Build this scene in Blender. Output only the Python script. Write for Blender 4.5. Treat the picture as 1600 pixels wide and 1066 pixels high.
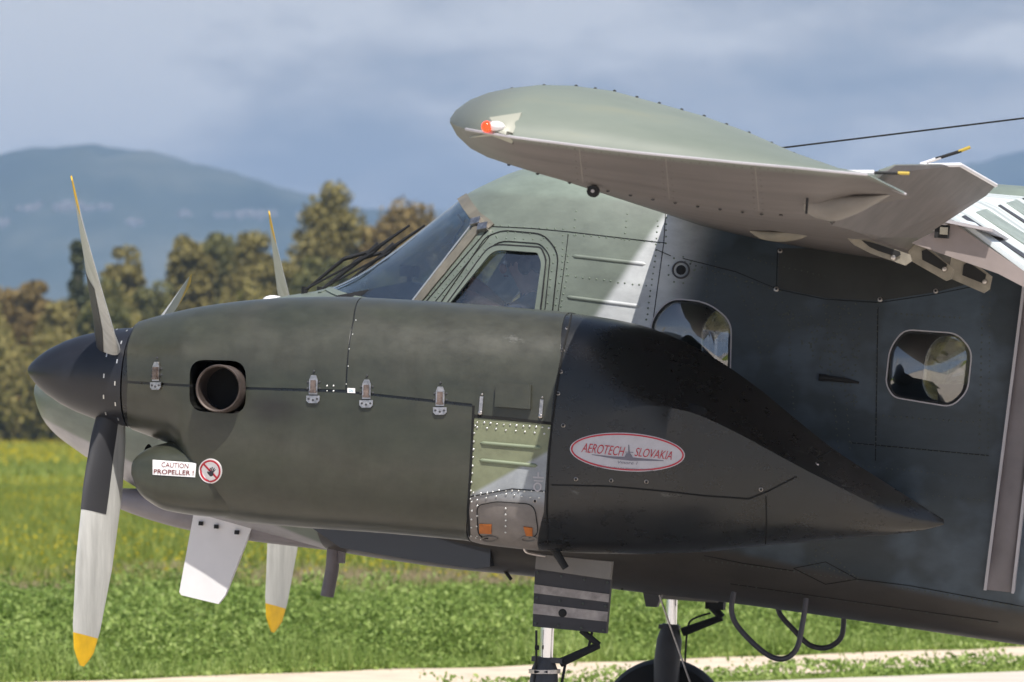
import bpy, bmesh, math, random
import numpy as np
from mathutils import Vector, Matrix
from mathutils.bvhtree import BVHTree
R = math.radians
random.seed(7); RNG = np.random.default_rng(11)
scene = bpy.context.scene
for _o in list(bpy.data.objects): bpy.data.objects.remove(_o)

# ------------------------------------------------------------ camera, world, sun, exposure
F = 8162.0                      # focal length in photo pixels (1600 wide)
YAW = 0.18; D0 = 22.0; CAMH = 1.77
PITCHC = math.atan((660 - 533) / F)
CAM = Vector((D0 * math.sin(YAW), -1.8 - D0 * math.cos(YAW), CAMH))
FW = Vector((-math.sin(YAW) * math.cos(PITCHC), math.cos(YAW) * math.cos(PITCHC), math.sin(PITCHC)))
RT = Vector((math.cos(YAW), math.sin(YAW), 0))
UP = RT.cross(FW)
cd = bpy.data.cameras.new('camera'); cam = bpy.data.objects.new('camera', cd)
scene.collection.objects.link(cam); scene.camera = cam
cam.matrix_world = Matrix(((RT.x, UP.x, -FW.x, CAM.x), (RT.y, UP.y, -FW.y, CAM.y), (RT.z, UP.z, -FW.z, CAM.z), (0, 0, 0, 1)))
cd.sensor_width = 36; cd.lens = F / 1600 * 36
cd.clip_start = .5; cd.clip_end = 60000
cd.dof.use_dof = True; cd.dof.focus_distance = 21.2; cd.dof.aperture_fstop = 6.7

SUN_TO = Vector((0.30, -0.50, 1.0)).normalized()      # towards the sun
w = bpy.data.worlds.new('World'); scene.world = w; w.use_nodes = True
nt = w.node_tree; nt.nodes.clear()
def N(t, typ, **k):
    n = t.nodes.new(typ)
    for a, b in k.items(): setattr(n, a, b)
    return n
sky = N(nt, 'ShaderNodeTexSky', sky_type='NISHITA', sun_disc=False)
sky.sun_elevation = math.asin(SUN_TO.z); sky.sun_rotation = math.atan2(SUN_TO.x, SUN_TO.y)
tc = N(nt, 'ShaderNodeTexCoord')
sep = N(nt, 'ShaderNodeSeparateXYZ'); nt.links.new(tc.outputs['Generated'], sep.inputs[0])
def ramp(t, src, pts, interp='LINEAR'):
    r = N(t, 'ShaderNodeValToRGB'); r.color_ramp.interpolation = interp
    e = r.color_ramp.elements
    while len(e) < len(pts): e.new(.5)
    for i, (p, c) in enumerate(pts):
        e[i].position = p; e[i].color = (*c, 1) if len(c) == 3 else c
    t.links.new(src, r.inputs[0]); return r
def noise(t, scale, detail=4, rough=.55, vec=None, dist=0):
    n = N(t, 'ShaderNodeTexNoise'); n.inputs['Scale'].default_value = scale
    n.inputs['Detail'].default_value = detail; n.inputs['Roughness'].default_value = rough
    n.inputs['Distortion'].default_value = dist
    if vec is not None: t.links.new(vec, n.inputs['Vector'])
    return n
def mapping(t, vec, scale=(1, 1, 1), loc=(0, 0, 0), rot=(0, 0, 0)):
    m = N(t, 'ShaderNodeMapping'); m.inputs['Scale'].default_value = scale
    m.inputs['Location'].default_value = loc; m.inputs['Rotation'].default_value = rot
    t.links.new(vec, m.inputs['Vector']); return m
def mixc(t, fac, a, b, mode='MIX'):
    m = N(t, 'ShaderNodeMix', data_type='RGBA', blend_type=mode)
    if isinstance(fac, (int, float)): m.inputs[0].default_value = fac
    else: t.links.new(fac, m.inputs[0])
    for s, i in ((a, 6), (b, 7)):
        if isinstance(s, tuple): m.inputs[i].default_value = (*s, 1) if len(s) == 3 else s
        else: t.links.new(s, m.inputs[i])
    return m.outputs[2]
mp = mapping(nt, tc.outputs['Generated'], (1, 1, 2.3), (3.24, 1.3, .415))
n1 = noise(nt, 13, 5, .5, mp.outputs[0], .3)
mp2 = mapping(nt, tc.outputs['Generated'], (1, 1, 3.0), (.7, .2, .31))
n2 = noise(nt, 34, 5, .55, mp2.outputs[0], .2)
n12a = N(nt, 'ShaderNodeMath', operation='MULTIPLY_ADD'); nt.links.new(n2.outputs[0], n12a.inputs[0]); n12a.inputs[1].default_value = .6; nt.links.new(n1.outputs[0], n12a.inputs[2])
n12 = n12a
for (pu, pv, ex, ez, amp) in ((190, 145, .024, .0085, .24), (-60, 30, .03, .02, .2), (1250, 60, .06, .010, .09), (500, 290, .05, .008, -.05), (1500, 130, .03, .006, -.08)):   # separate cumulus banks
    dv = (FW * F + RT * (pu - 800) + UP * (533 - pv)).normalized()
    sb = N(nt, 'ShaderNodeVectorMath', operation='SUBTRACT'); nt.links.new(tc.outputs['Generated'], sb.inputs[0]); sb.inputs[1].default_value = dv
    ms = N(nt, 'ShaderNodeVectorMath', operation='MULTIPLY'); nt.links.new(sb.outputs[0], ms.inputs[0]); ms.inputs[1].default_value = (1 / ex, 1 / .3, 1 / ez)
    ln = N(nt, 'ShaderNodeVectorMath', operation='LENGTH'); nt.links.new(ms.outputs[0], ln.inputs[0])
    mr = N(nt, 'ShaderNodeMapRange', interpolation_type='SMOOTHERSTEP'); mr.inputs['From Min'].default_value = 1.5; mr.inputs['From Max'].default_value = 0; mr.inputs['To Min'].default_value = 0; mr.inputs['To Max'].default_value = amp
    nt.links.new(ln.outputs[1], mr.inputs[0]); ad_ = N(nt, 'ShaderNodeMath', operation='ADD'); nt.links.new(n12.outputs[0], ad_.inputs[0]); nt.links.new(mr.outputs[0], ad_.inputs[1]); n12 = ad_
cl = ramp(nt, n12.outputs[0], [(.58, (2.6, 2.7, 3.0)), (.68, (3.6, 3.6, 3.8)), (.77, (4.8, 4.6, 4.6)), (.89, (7.2, 6.9, 6.7))])
# cover: full near the horizon, opening to blue higher up
hz = ramp(nt, sep.outputs[2], [(0.0, (1, 1, 1)), (.12, (.85,) * 3), (.28, (.2,) * 3), (1, (.05,) * 3)])
col = mixc(nt, hz.outputs[0], sky.outputs[0], cl.outputs[0])
bg = N(nt, 'ShaderNodeBackground'); bg.inputs[1].default_value = .1
nt.links.new(col, bg.inputs[0])
wo = N(nt, 'ShaderNodeOutputWorld'); nt.links.new(bg.outputs[0], wo.inputs[0])
sd = bpy.data.lights.new('sun', 'SUN'); sd.energy = 5.0; sd.angle = R(.53); sd.color = (1, .95, .88)
sun = bpy.data.objects.new('sun', sd); scene.collection.objects.link(sun)
sun.rotation_euler = SUN_TO.to_track_quat('Z', 'Y').to_euler()
scene.view_settings.view_transform = 'Standard'; scene.view_settings.look = 'None'
scene.view_settings.exposure = .35; scene.view_settings.gamma = 1
scene.render.engine = 'CYCLES'
cy = scene.cycles; cy.use_denoising = True; cy.max_bounces = 8; cy.transparent_max_bounces = 12
cy.volume_bounces = 0; cy.use_adaptive_sampling = True; cy.adaptive_threshold = .02

# ------------------------------------------------------------ pixel <-> place helpers
PITCH = R(4.3)
RY = Matrix.Rotation(PITCH, 3, 'Y'); RYI = RY.transposed()
def ray(u, v): return (FW * F + RT * (u - 800) + UP * (533 - v)).normalized()
def W(u, v, Y):
    d = ray(u, v); return CAM + d * ((Y - CAM.y) / d.y)
def B(u, v, Y): return RYI @ W(u, v, Y)        # aircraft-body coordinates
def G(u, v, z=0.0):
    d = ray(u, v); return CAM + d * ((z - CAM.z) / d.z)
def at_depth(u, v, dep):
    d = FW * F + RT * (u - 800) + UP * (533 - v); return CAM + d * (dep / F)
CAMB = RYI @ CAM

# ------------------------------------------------------------ materials
MATS = {}
def pmat(name, color, rough=.5, metal=0, nscale=0, namt=.15, bump=0, bscale=60, coat=0, spec=None, streak=None, emit=None, trans=0):
    if name in MATS: return MATS[name]
    m = bpy.data.materials.new(name); m.use_nodes = True; t = m.node_tree
    b = t.nodes['Principled BSDF']; b.inputs['Roughness'].default_value = rough
    b.inputs['Metallic'].default_value = metal; b.inputs['Coat Weight'].default_value = coat
    if spec is not None: b.inputs['Specular IOR Level'].default_value = spec
    b.inputs['Base Color'].default_value = (*color, 1)
    tcn = N(t, 'ShaderNodeTexCoord')
    if nscale:
        v = tcn.outputs['Object']
        if streak: v = mapping(t, v, streak).outputs[0]
        n = noise(t, nscale, 6, .62, v)
        r = ramp(t, n.outputs[0], [(.3, tuple(c * (1 - namt) for c in color)), (.7, tuple(min(1, c * (1 + namt)) for c in color))])
        t.links.new(r.outputs[0], b.inputs['Base Color'])
        rr = N(t, 'ShaderNodeMapRange'); rr.inputs['To Min'].default_value = max(.05, rough - .1); rr.inputs['To Max'].default_value = min(1, rough + .12)
        t.links.new(n.outputs[0], rr.inputs[0]); t.links.new(rr.outputs[0], b.inputs['Roughness'])
    if bump:
        nb = noise(t, bscale, 4, .6, tcn.outputs['Object'])
        bp = N(t, 'ShaderNodeBump'); bp.inputs['Strength'].default_value = bump; bp.inputs['Distance'].default_value = .01
        t.links.new(nb.outputs[0], bp.inputs['Height']); t.links.new(bp.outputs[0], b.inputs['Normal'])
    if emit: b.inputs['Emission Color'].default_value = (*emit[0], 1); b.inputs['Emission Strength'].default_value = emit[1]
    if trans: b.inputs['Transmission Weight'].default_value = trans
    MATS[name] = m; return m

def bumped(t, b, amt=.12, big=3.0, fine=90):
    tcn = N(t, 'ShaderNodeTexCoord')
    a = noise(t, big, 3, .5, tcn.outputs['Object']); c = noise(t, fine, 3, .6, tcn.outputs['Object'])
    ad = N(t, 'ShaderNodeMath', operation='MULTIPLY_ADD'); t.links.new(c.outputs[0], ad.inputs[0]); ad.inputs[1].default_value = .03; t.links.new(a.outputs[0], ad.inputs[2])
    bp = N(t, 'ShaderNodeBump'); bp.inputs['Strength'].default_value = amt; bp.inputs['Distance'].default_value = .03
    t.links.new(ad.outputs[0], bp.inputs['Height']); t.links.new(bp.outputs[0], b.inputs['Normal'])

SAGE = (.160, .186, .155); GREYP = (.56, .58, .59); OLIVE = (.047, .052, .037); DARKG = (.05, .062, .06)

def fuselage_paint():
    """Camouflage in body space: sage at the front, pale grey band, dark patches aft and brown belly, both darkened by painted shade."""
    m = bpy.data.materials.new('fuselage_paint'); m.use_nodes = True; t = m.node_tree
    b = t.nodes['Principled BSDF']
    tcn = N(t, 'ShaderNodeTexCoord'); o = tcn.outputs['Object']
    s = N(t, 'ShaderNodeSeparateXYZ'); t.links.new(o, s.inputs[0])
    nz = noise(t, 2.2, 2, .5, o)
    def lin(a, x0, soft, zc=0.0, namp=.06):
        # returns 0..1 ramp of (X + zc*Z + noise*namp) crossing x0
        z = N(t, 'ShaderNodeMath', operation='MULTIPLY_ADD'); t.links.new(s.outputs[2], z.inputs[0]); z.inputs[1].default_value = zc; t.links.new(s.outputs[0], z.inputs[2])
        q = N(t, 'ShaderNodeMath', operation='MULTIPLY_ADD'); t.links.new(nz.outputs[0], q.inputs[0]); q.inputs[1].default_value = namp; t.links.new(z.outputs[0], q.inputs[2])
        r = N(t, 'ShaderNodeMapRange', interpolation_type='SMOOTHSTEP'); r.inputs['From Min'].default_value = x0 - soft; r.inputs['From Max'].default_value = x0 + soft
        t.links.new(q.outputs[0], r.inputs[0]); return r.outputs[0]
    # diagonal sage/grey boundary: image (1035,335)->(925,505)
    p1 = B(1035, 335, -.78); p2 = B(925, 505, -.78)
    k = -(p1.x - p2.x) / (p1.z - p2.z); c0 = p1.x + k * p1.z
    g1 = lin(0, c0 + .01, .025, k, .02)
    big = noise(t, 3.0, 3, .5, mapping(t, o, (1, .2, 1), (2.1, 0, .6)).outputs[0])
    bl = ramp(t, big.outputs[0], [(.44, (0, 0, 0)), (.56, (1, 1, 1))])
    p3 = B(1075, 400, -.78)
    aft = lin(0, p3.x + .05 + k * .25 * p3.z, .12, k * .25, .1)
    mid = mixc(t, bl.outputs[0], (.064, .088, .115), (.032, .044, .054))  # dark camouflage, with wing shade and blue sky tint put into the colour
    greyaft = mixc(t, aft, GREYP, mid)
    c = mixc(t, g1, SAGE, greyaft)
    # grey nose underside : below line (62,640)->(200,700)
    q1 = B(62, 657, -.3); q2 = B(210, 732, -.6)
    kk = -(q1.z - q2.z) / (q1.x - q2.x); z0 = q1.z + kk * q1.x
    z = N(t, 'ShaderNodeMath', operation='MULTIPLY_ADD'); t.links.new(s.outputs[0], z.inputs[0]); z.inputs[1].default_value = kk; t.links.new(s.outputs[2], z.inputs[2])
    r = N(t, 'ShaderNodeMapRange', interpolation_type='SMOOTHSTEP'); r.inputs['From Min'].default_value = z0 + .012; r.inputs['From Max'].default_value = z0 - .012
    t.links.new(z.outputs[0], r.inputs[0])
    xlim = N(t, 'ShaderNodeMath', operation='LESS_THAN'); t.links.new(s.outputs[0], xlim.inputs[0]); xlim.inputs[1].default_value = B(500, 700, -.6).x
    mm = N(t, 'ShaderNodeMath', operation='MULTIPLY'); t.links.new(r.outputs[0], mm.inputs[0]); t.links.new(xlim.outputs[0], mm.inputs[1])
    c = mixc(t, mm.outputs[0], c, (.36, .345, .36))
    # belly: dark brown, nacelle shade put into the colour
    zb = B(1340, 900, -.75); zb2 = B(1600, 955, -.75)
    kb = -(zb.z - zb2.z) / (zb.x - zb2.x)
    z2 = N(t, 'ShaderNodeMath', operation='MULTIPLY_ADD'); t.links.new(s.outputs[0], z2.inputs[0]); z2.inputs[1].default_value = kb; t.links.new(s.outputs[2], z2.inputs[2])
    r2 = N(t, 'ShaderNodeMapRange', interpolation_type='SMOOTHSTEP'); r2.inputs['From Min'].default_value = zb.z + kb * zb.x + .01; r2.inputs['From Max'].default_value = zb.z + kb * zb.x - .03
    t.links.new(z2.outputs[0], r2.inputs[0])
    xl2 = N(t, 'ShaderNodeMath', operation='GREATER_THAN'); t.links.new(s.outputs[0], xl2.inputs[0]); xl2.inputs[1].default_value = B(500, 700, -.6).x
    m2_ = N(t, 'ShaderNodeMath', operation='MULTIPLY'); t.links.new(r2.outputs[0], m2_.inputs[0]); t.links.new(xl2.outputs[0], m2_.inputs[1])
    c = mixc(t, m2_.outputs[0], c, (.052, .046, .041))
    # sage roof over the cabin
    rz_ = B(1500, 352, -.4).z; r4 = N(t, 'ShaderNodeMapRange', interpolation_type='SMOOTHSTEP'); r4.inputs['From Min'].default_value = rz_ - .02; r4.inputs['From Max'].default_value = rz_ + .02
    t.links.new(s.outputs[2], r4.inputs[0]); c = mixc(t, r4.outputs[0], c, (.2, .24, .2))
    # weathering
    nw = noise(t, 5, 8, .7, mapping(t, o, (1, 1, 2.2)).outputs[0])
    wr = ramp(t, nw.outputs[0], [(.3, (.72, .72, .72)), (.7, (1.08, 1.08, 1.07))])
    c = mixc(t, 1.0, c, wr.outputs[0], 'MULTIPLY')
    sc = noise(t, 46, 8, .8, mapping(t, o, (.6, 1, 1.4), (3, 0, 0)).outputs[0])
    sr = ramp(t, sc.outputs[0], [(.70, (0, 0, 0)), (.76, (.35,) * 3)])
    c = mixc(t, sr.outputs[0], c, (.36, .38, .37))
    t.links.new(c, b.inputs['Base Color']); b.inputs['Roughness'].default_value = .42
    bumped(t, b, .3, 2.4)
    return m
def cowl_paint(name, c1, c2, c3, rough=.30, scuff=(), soot=None):
    m = bpy.data.materials.new(name); m.use_nodes = True; t = m.node_tree
    b = t.nodes['Principled BSDF']; tcn = N(t, 'ShaderNodeTexCoord'); o = tcn.outputs['Object']
    n = noise(t, 1.3, 3, .5, mapping(t, o, (1, 1, 2), (1.2, .4, .3)).outputs[0])
    r = ramp(t, n.outputs[0], [(.32, c1), (.5, c2), (.68, c3)])
    n2_ = noise(t, 9, 8, .7, mapping(t, o, (1, 1, 1.6)).outputs[0])
    wr = ramp(t, n2_.outputs[0], [(.3, (.78,) * 3), (.72, (1.18, 1.17, 1.13))])
    c = mixc(t, 1.0, r.outputs[0], wr.outputs[0], 'MULTIPLY')
    sc = noise(t, 38, 9, .85, mapping(t, o, (.7, 1, 1.3), (7, 0, 0)).outputs[0]); acc = sc.outputs[0]
    def spot(pt, rx, rz, amp, src):
        sb = N(t, 'ShaderNodeVectorMath', operation='SUBTRACT'); t.links.new(o, sb.inputs[0]); sb.inputs[1].default_value = pt
        ms = N(t, 'ShaderNodeVectorMath', operation='MULTIPLY'); t.links.new(sb.outputs[0], ms.inputs[0]); ms.inputs[1].default_value = (1 / rx, .2, 1 / rz)
        ln = N(t, 'ShaderNodeVectorMath', operation='LENGTH'); t.links.new(ms.outputs[0], ln.inputs[0])
        mr = N(t, 'ShaderNodeMapRange', interpolation_type='SMOOTHSTEP'); mr.inputs['From Min'].default_value = 1; mr.inputs['From Max'].default_value = 0; mr.inputs['To Min'].default_value = 0; mr.inputs['To Max'].default_value = amp
        t.links.new(ln.outputs[1], mr.inputs[0])
        if src is None: return mr.outputs[0]
        ad = N(t, 'ShaderNodeMath', operation='ADD'); t.links.new(src, ad.inputs[0]); t.links.new(mr.outputs[0], ad.inputs[1]); return ad.outputs[0]
    for (u_, v_, rx, rz, amp) in scuff: acc = spot(B(u_, v_, -2.15), rx, rz, amp, acc)
    sr = ramp(t, acc, [(.68, (0, 0, 0)), (.80, (.45,) * 3)]); c = mixc(t, sr.outputs[0], c, (.20, .20, .19))
    if soot:
        m1 = spot(B(soot[0], soot[1], -2.15), soot[2], soot[3], 1, None); nn_ = noise(t, 4, 5, .7, mapping(t, o, (.6, 1, 2)).outputs[0])
        mu = N(t, 'ShaderNodeMath', operation='MULTIPLY', use_clamp=True); t.links.new(m1, mu.inputs[0]); mu2 = N(t, 'ShaderNodeMath', operation='MULTIPLY'); t.links.new(nn_.outputs[0], mu2.inputs[0]); mu2.inputs[1].default_value = 1.5; t.links.new(mu2.outputs[0], mu.inputs[1])
        c = mixc(t, mu.outputs[0], c, (.016, .014, .013))
    ru = noise(t, 7, 6, .7, mapping(t, o, (1.6, 1, .5), (2, 0, 5)).outputs[0])     # run-down streaks of oil and dirt
    rs2 = ramp(t, ru.outputs[0], [(.48, (1, 1, 1)), (.70, (.84, .82, .78))]); c = mixc(t, 1.0, c, rs2.outputs[0], 'MULTIPLY')
    t.links.new(c, b.inputs['Base Color'])
    rr = N(t, 'ShaderNodeMapRange'); rr.inputs['To Min'].default_value = rough - .1; rr.inputs['To Max'].default_value = rough + .16
    t.links.new(n2_.outputs[0], rr.inputs[0]); t.links.new(rr.outputs[0], b.inputs['Roughness'])
    bumped(t, b, .25, 2.0); MATS[name] = m; return m
M_FUS = fuselage_paint()
M_COWL = cowl_paint('cowling_olive_paint', (.036, .040, .029), (.047, .048, .037), (.040, .045, .031), scuff=[(800, 528, .12, .05, .22), (700, 560, .3, .04, .06), (470, 560, .4, .03, .05), (330, 700, .15, .1, .05)], soot=(430, 640, .22, .10))
M_AFT = cowl_paint('aft_nacelle_dark_paint', (.009, .011, .012), (.013, .0135, .0145), (.021, .020, .019), rough=.26, scuff=[(905, 770, .06, .03, .2), (1050, 774, .12, .025, .2), (1240, 705, .10, .04, .16), (1445, 800, .06, .05, .22), (1200, 840, .3, .04, .03)])
M_WING = None
def wing_paint():
    m = bpy.data.materials.new('wing_paint'); m.use_nodes = True; t = m.node_tree
    b = t.nodes['Principled BSDF']; tcn = N(t, 'ShaderNodeTexCoord'); o = tcn.outputs['Object']
    g = N(t, 'ShaderNodeNewGeometry'); s = N(t, 'ShaderNodeSeparateXYZ'); t.links.new(o, s.inputs[0])
    n = noise(t, 2.0, 8, .65, mapping(t, o, (.5, 1.6, 2)).outputs[0])
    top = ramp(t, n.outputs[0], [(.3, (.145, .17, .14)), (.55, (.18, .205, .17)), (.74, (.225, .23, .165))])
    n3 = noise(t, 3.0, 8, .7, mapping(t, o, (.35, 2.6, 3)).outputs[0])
    bot = ramp(t, n3.outputs[0], [(.3, (.075, .066, .062)), (.7, (.135, .118, .112))])  # lower skin brown: shade and ground-reflected light put into the colour
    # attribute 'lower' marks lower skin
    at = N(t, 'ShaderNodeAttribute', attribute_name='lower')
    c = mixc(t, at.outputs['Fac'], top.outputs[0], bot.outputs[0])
    lead = N(t, 'ShaderNodeMapRange', interpolation_type='SMOOTHSTEP')
    x0 = B(800, 200, -6.2).x; lead.inputs['From Min'].default_value = x0 + .05; lead.inputs['From Max'].default_value = x0 - .16
    t.links.new(s.outputs[0], lead.inputs[0])
    lm = N(t, 'ShaderNodeMath', operation='MULTIPLY'); t.links.new(lead.outputs[0], lm.inputs[0]); lm.inputs[1].default_value = .75
    c = mixc(t, lm.outputs[0], c, (.135, .145, .13))
    t.links.new(c, b.inputs['Base Color']); b.inputs['Roughness'].default_value = .5
    bumped(t, b, .2, 2.0); return m
M_WING = wing_paint()
M_SAGE = pmat('sage_paint', (.20, .235, .155), .45, nscale=6, namt=.14, bump=.1, bscale=8)
M_FSAGE = pmat('door_sage_paint', SAGE, .42, nscale=5, namt=.12)
M_TAN = pmat('tan_sealant_metal', (.16, .145, .115), .5, nscale=14, namt=.25)
M_BLACK = pmat('black_rubber', (.008, .008, .009), .7)
M_DARK = pmat('dark_recess', (.012, .012, .013), .8)
M_SEAM = pmat('seam_shadow_gap', (.006, .006, .006), .9)
M_SPIN = pmat('spinner_black', (.013, .014, .019), .36, nscale=5, namt=.2)
M_STEEL = pmat('worn_steel', (.5, .46, .43), .32, 1, nscale=60, namt=.35)
M_RUSTY = pmat('stained_steel', (.20, .15, .125), .45, .8, nscale=50, namt=.5)
M_CHROME = pmat('chrome', (.8, .8, .82), .1, 1)
M_EXH = pmat('burnt_exhaust', (.085, .066, .058), .55, .5, nscale=12, namt=.35)
M_WHITE = pmat('white_paint', (.78, .76, .77), .4, nscale=8, namt=.04)
M_BLADE = pmat('blade_grey_paint', (.44, .44, .42), .45, nscale=9, namt=.2, streak=(1, 3, .4))
M_YELD = pmat('brass_yellow', (.5, .36, .05), .5)
M_YEL = pmat('blade_yellow', (.62, .37, .01), .5, nscale=12, namt=.16)
M_BOOT = pmat('deice_boot', (.03, .03, .034), .6)
M_DECAL = pmat('decal_white', (.8, .78, .78), .4, nscale=20, namt=.05)
M_DGREY = pmat('decal_grey', (.50, .48, .52), .4, nscale=30, namt=.07)
M_RED = pmat('decal_red', (.45, .01, .03), .4)
M_MAROON = pmat('decal_maroon', (.17, .03, .025), .5)
M_INK = pmat('decal_ink', (.02, .02, .035), .5)
M_GREYINK = pmat('decal_grey_ink', (.17, .16, .2), .5)
M_ORANGE = pmat('orange_placard', (.42, .12, .015), .5, nscale=40, namt=.2)
M_BROWNG = pmat('belly_brown_grey', (.17, .155, .14), .5, nscale=5, namt=.2, bump=.1, bscale=5)
M_DKGREY = pmat('dark_grey_paint', (.045, .045, .05), .5, nscale=8, namt=.25)
M_LGREY = pmat('light_grey_paint', (.42, .40, .42), .45, nscale=6, namt=.08)
M_FRAMEB = pmat('rib_primer', (.26, .235, .19), .6, nscale=16, namt=.25)
M_RIV = pmat('rivet_dark', (.07, .08, .07), .45, .3)
M_RIVL = pmat('rivet_bright', (.6, .6, .58), .3, .7)
M_RIVS = pmat('rivet_sage', (.13, .165, .12), .4, .2)
M_SKIN = pmat('skin', (.45, .24, .17), .55, nscale=8, namt=.08)
M_SHIRT = pmat('dark_sweater', (.03, .03, .045), .85, nscale=30, namt=.2)
M_HAIR = pmat('hair_dark', (.02, .015, .012), .7)
M_LINER = pmat('cabin_liner', (.55, .57, .54), .8, nscale=5, namt=.1)
M_PANEL = pmat('glareshield', (.02, .02, .022), .7)
M_REDGL = pmat('red_nav_light', (.8, .02, .01), .15, emit=((1, .06, .01), 1.6))
def glass_mat(name, tint, base=.06, rough=.02):
    m = bpy.data.materials.new(name); m.use_nodes = True; t = m.node_tree; t.nodes.clear()
    fr = N(t, 'ShaderNodeFresnel'); ge = N(t, 'ShaderNodeNewGeometry')
    io = N(t, 'ShaderNodeMapRange'); io.inputs['To Min'].default_value = 1.45; io.inputs['To Max'].default_value = 1 / 1.45
    t.links.new(ge.outputs['Backfacing'], io.inputs[0]); t.links.new(io.outputs[0], fr.inputs[0])
    ad = N(t, 'ShaderNodeMath', operation='ADD', use_clamp=True); t.links.new(fr.outputs[0], ad.inputs[0]); ad.inputs[1].default_value = base
    tr = N(t, 'ShaderNodeBsdfTransparent'); tr.inputs[0].default_value = (*tint, 1)
    gl = N(t, 'ShaderNodeBsdfGlossy'); gl.inputs['Roughness'].default_value = rough
    mx = N(t, 'ShaderNodeMixShader'); t.links.new(ad.outputs[0], mx.inputs[0]); t.links.new(tr.outputs[0], mx.inputs[1]); t.links.new(gl.outputs[0], mx.inputs[2])
    ou = N(t, 'ShaderNodeOutputMaterial'); t.links.new(mx.outputs[0], ou.inputs[0]); return m
M_GLASS = glass_mat('plexiglass', (.80, .86, .9), .15)
M_GLASSD = glass_mat('cabin_plexiglass', (.62, .64, .66), .20)

# ------------------------------------------------------------ mesh helpers
def finish(o, mats, parent=None, smooth=True, angle=35, kind=None):
    me = o.data
    for m in (mats if isinstance(mats, (list, tuple)) else [mats]): me.materials.append(m)
    if smooth:
        me.shade_smooth()
        if angle: me.set_sharp_from_angle(angle=R(angle))
    scene.collection.objects.link(o)
    if parent is not None: o.parent = parent
    if kind: o['kind'] = kind
    return o
def mesh_obj(name, verts, faces, mat, parent=None, smooth=True, angle=35, kind=None):
    used = sorted({i for f_ in faces for i in f_})
    if len(used) < len(verts):
        mp_ = {k: i for i, k in enumerate(used)}; verts = [verts[i] for i in used]; faces = [tuple(mp_[i] for i in f_) for f_ in faces]
    me = bpy.data.meshes.new(name); me.from_pydata([tuple(v) for v in verts], [], faces); me.validate(); me.update()
    return finish(bpy.data.objects.new(name, me), mat, parent, smooth, angle, kind)
def big_mesh(name, co, nper, mat, parent=None, kind=None, smooth=False):
    """co: (n*nper,3) array, separate polygons of nper corners"""
    n = len(co) // nper; me = bpy.data.meshes.new(name)
    me.vertices.add(len(co)); me.vertices.foreach_set('co', np.asarray(co, dtype=np.float32).ravel())
    me.loops.add(len(co)); me.loops.foreach_set('vertex_index', np.arange(len(co), dtype=np.int32))
    me.polygons.add(n); me.polygons.foreach_set('loop_start', np.arange(0, n * nper, nper, dtype=np.int32))
    me.update(calc_edges=True); me.materials.append(mat)
    o = bpy.data.objects.new(name, me); scene.collection.objects.link(o)
    if parent is not None: o.parent = parent
    if kind: o['kind'] = kind
    return o
def tag(o, label=None, cat=None, group=None, kind=None):
    if label: o['label'] = label
    if cat: o['category'] = cat
    if group: o['group'] = group
    if kind: o['kind'] = kind
    return o
def empty(name, loc=(0, 0, 0), parent=None):
    o = bpy.data.objects.new(name, None); o.location = loc; o.empty_display_size = .1
    scene.collection.objects.link(o)
    if parent is not None: o.parent = parent
    return o
class MB:
    def __init__(s): s.v = []; s.f = []
    def add(s, vs, fs):
        k = len(s.v); s.v += [Vector(p) for p in vs]; s.f += [tuple(i + k for i in f) for f in fs]; return s
    def box(s, M, sx, sy, sz, c=(0, 0, 0)):
        vs = [M @ Vector((c[0] + a * sx / 2, c[1] + b * sy / 2, c[2] + d * sz / 2)) for a in (-1, 1) for b in (-1, 1) for d in (-1, 1)]
        return s.add(vs, [(0, 1, 3, 2), (4, 6, 7, 5), (0, 4, 5, 1), (2, 3, 7, 6), (0, 2, 6, 4), (1, 5, 7, 3)])
    def tube(s, pts, rad, n=10, cap=True):
        pts = [Vector(p) for p in pts]; rads = rad if isinstance(rad, (list, tuple)) else [rad] * len(pts)
        k = len(s.v); prev = None
        for i, p in enumerate(pts):
            d = (pts[min(i + 1, len(pts) - 1)] - pts[max(i - 1, 0)]).normalized()
            a = prev if prev is not None else (Vector((0, 0, 1)) if abs(d.z) < .9 else Vector((1, 0, 0)))
            x = (a - d * a.dot(d)).normalized(); prev = x; y = d.cross(x)
            for j in range(n):
                t = 2 * math.pi * j / n; s.v.append(p + (x * math.cos(t) + y * math.sin(t)) * rads[i])
        for i in range(len(pts) - 1):
            for j in range(n):
                s.f.append((k + i * n + j, k + i * n + (j + 1) % n, k + (i + 1) * n + (j + 1) % n, k + (i + 1) * n + j))
        if cap: s.f += [tuple(k + j for j in range(n))[::-1], tuple(k + (len(pts) - 1) * n + j for j in range(n))]
        return s
    def plate(s, pts, off):
        """polygon pts extruded by vector off"""
        n = len(pts); off = Vector(off)
        return s.add([Vector(p) for p in pts] + [Vector(p) + off for p in pts],
                     [tuple(range(n)), tuple(range(n, 2 * n))[::-1]] + [(i, i + n, (i + 1) % n + n, (i + 1) % n) for i in range(n)])
    def dome(s, M, r, h, n=7):
        k = len(s.v)
        for (rr, hh) in ((r, 0), (r * .75, h * .7)):
            for j in range(n):
                t = 2 * math.pi * j / n; s.v.append(M @ Vector((rr * math.cos(t), rr * math.sin(t), hh)))
        s.v.append(M @ Vector((0, 0, h)))
        for j in range(n):
            a = (j + 1) % n; s.f.append((k + j, k + a, k + n + a, k + n + j)); s.f.append((k + n + j, k + n + a, k + 2 * n))
        return s
    def build(s, name, mat, parent=None, smooth=True, angle=35, kind=None):
        return mesh_obj(name, s.v, s.f, mat, parent, smooth, angle, kind)
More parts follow.
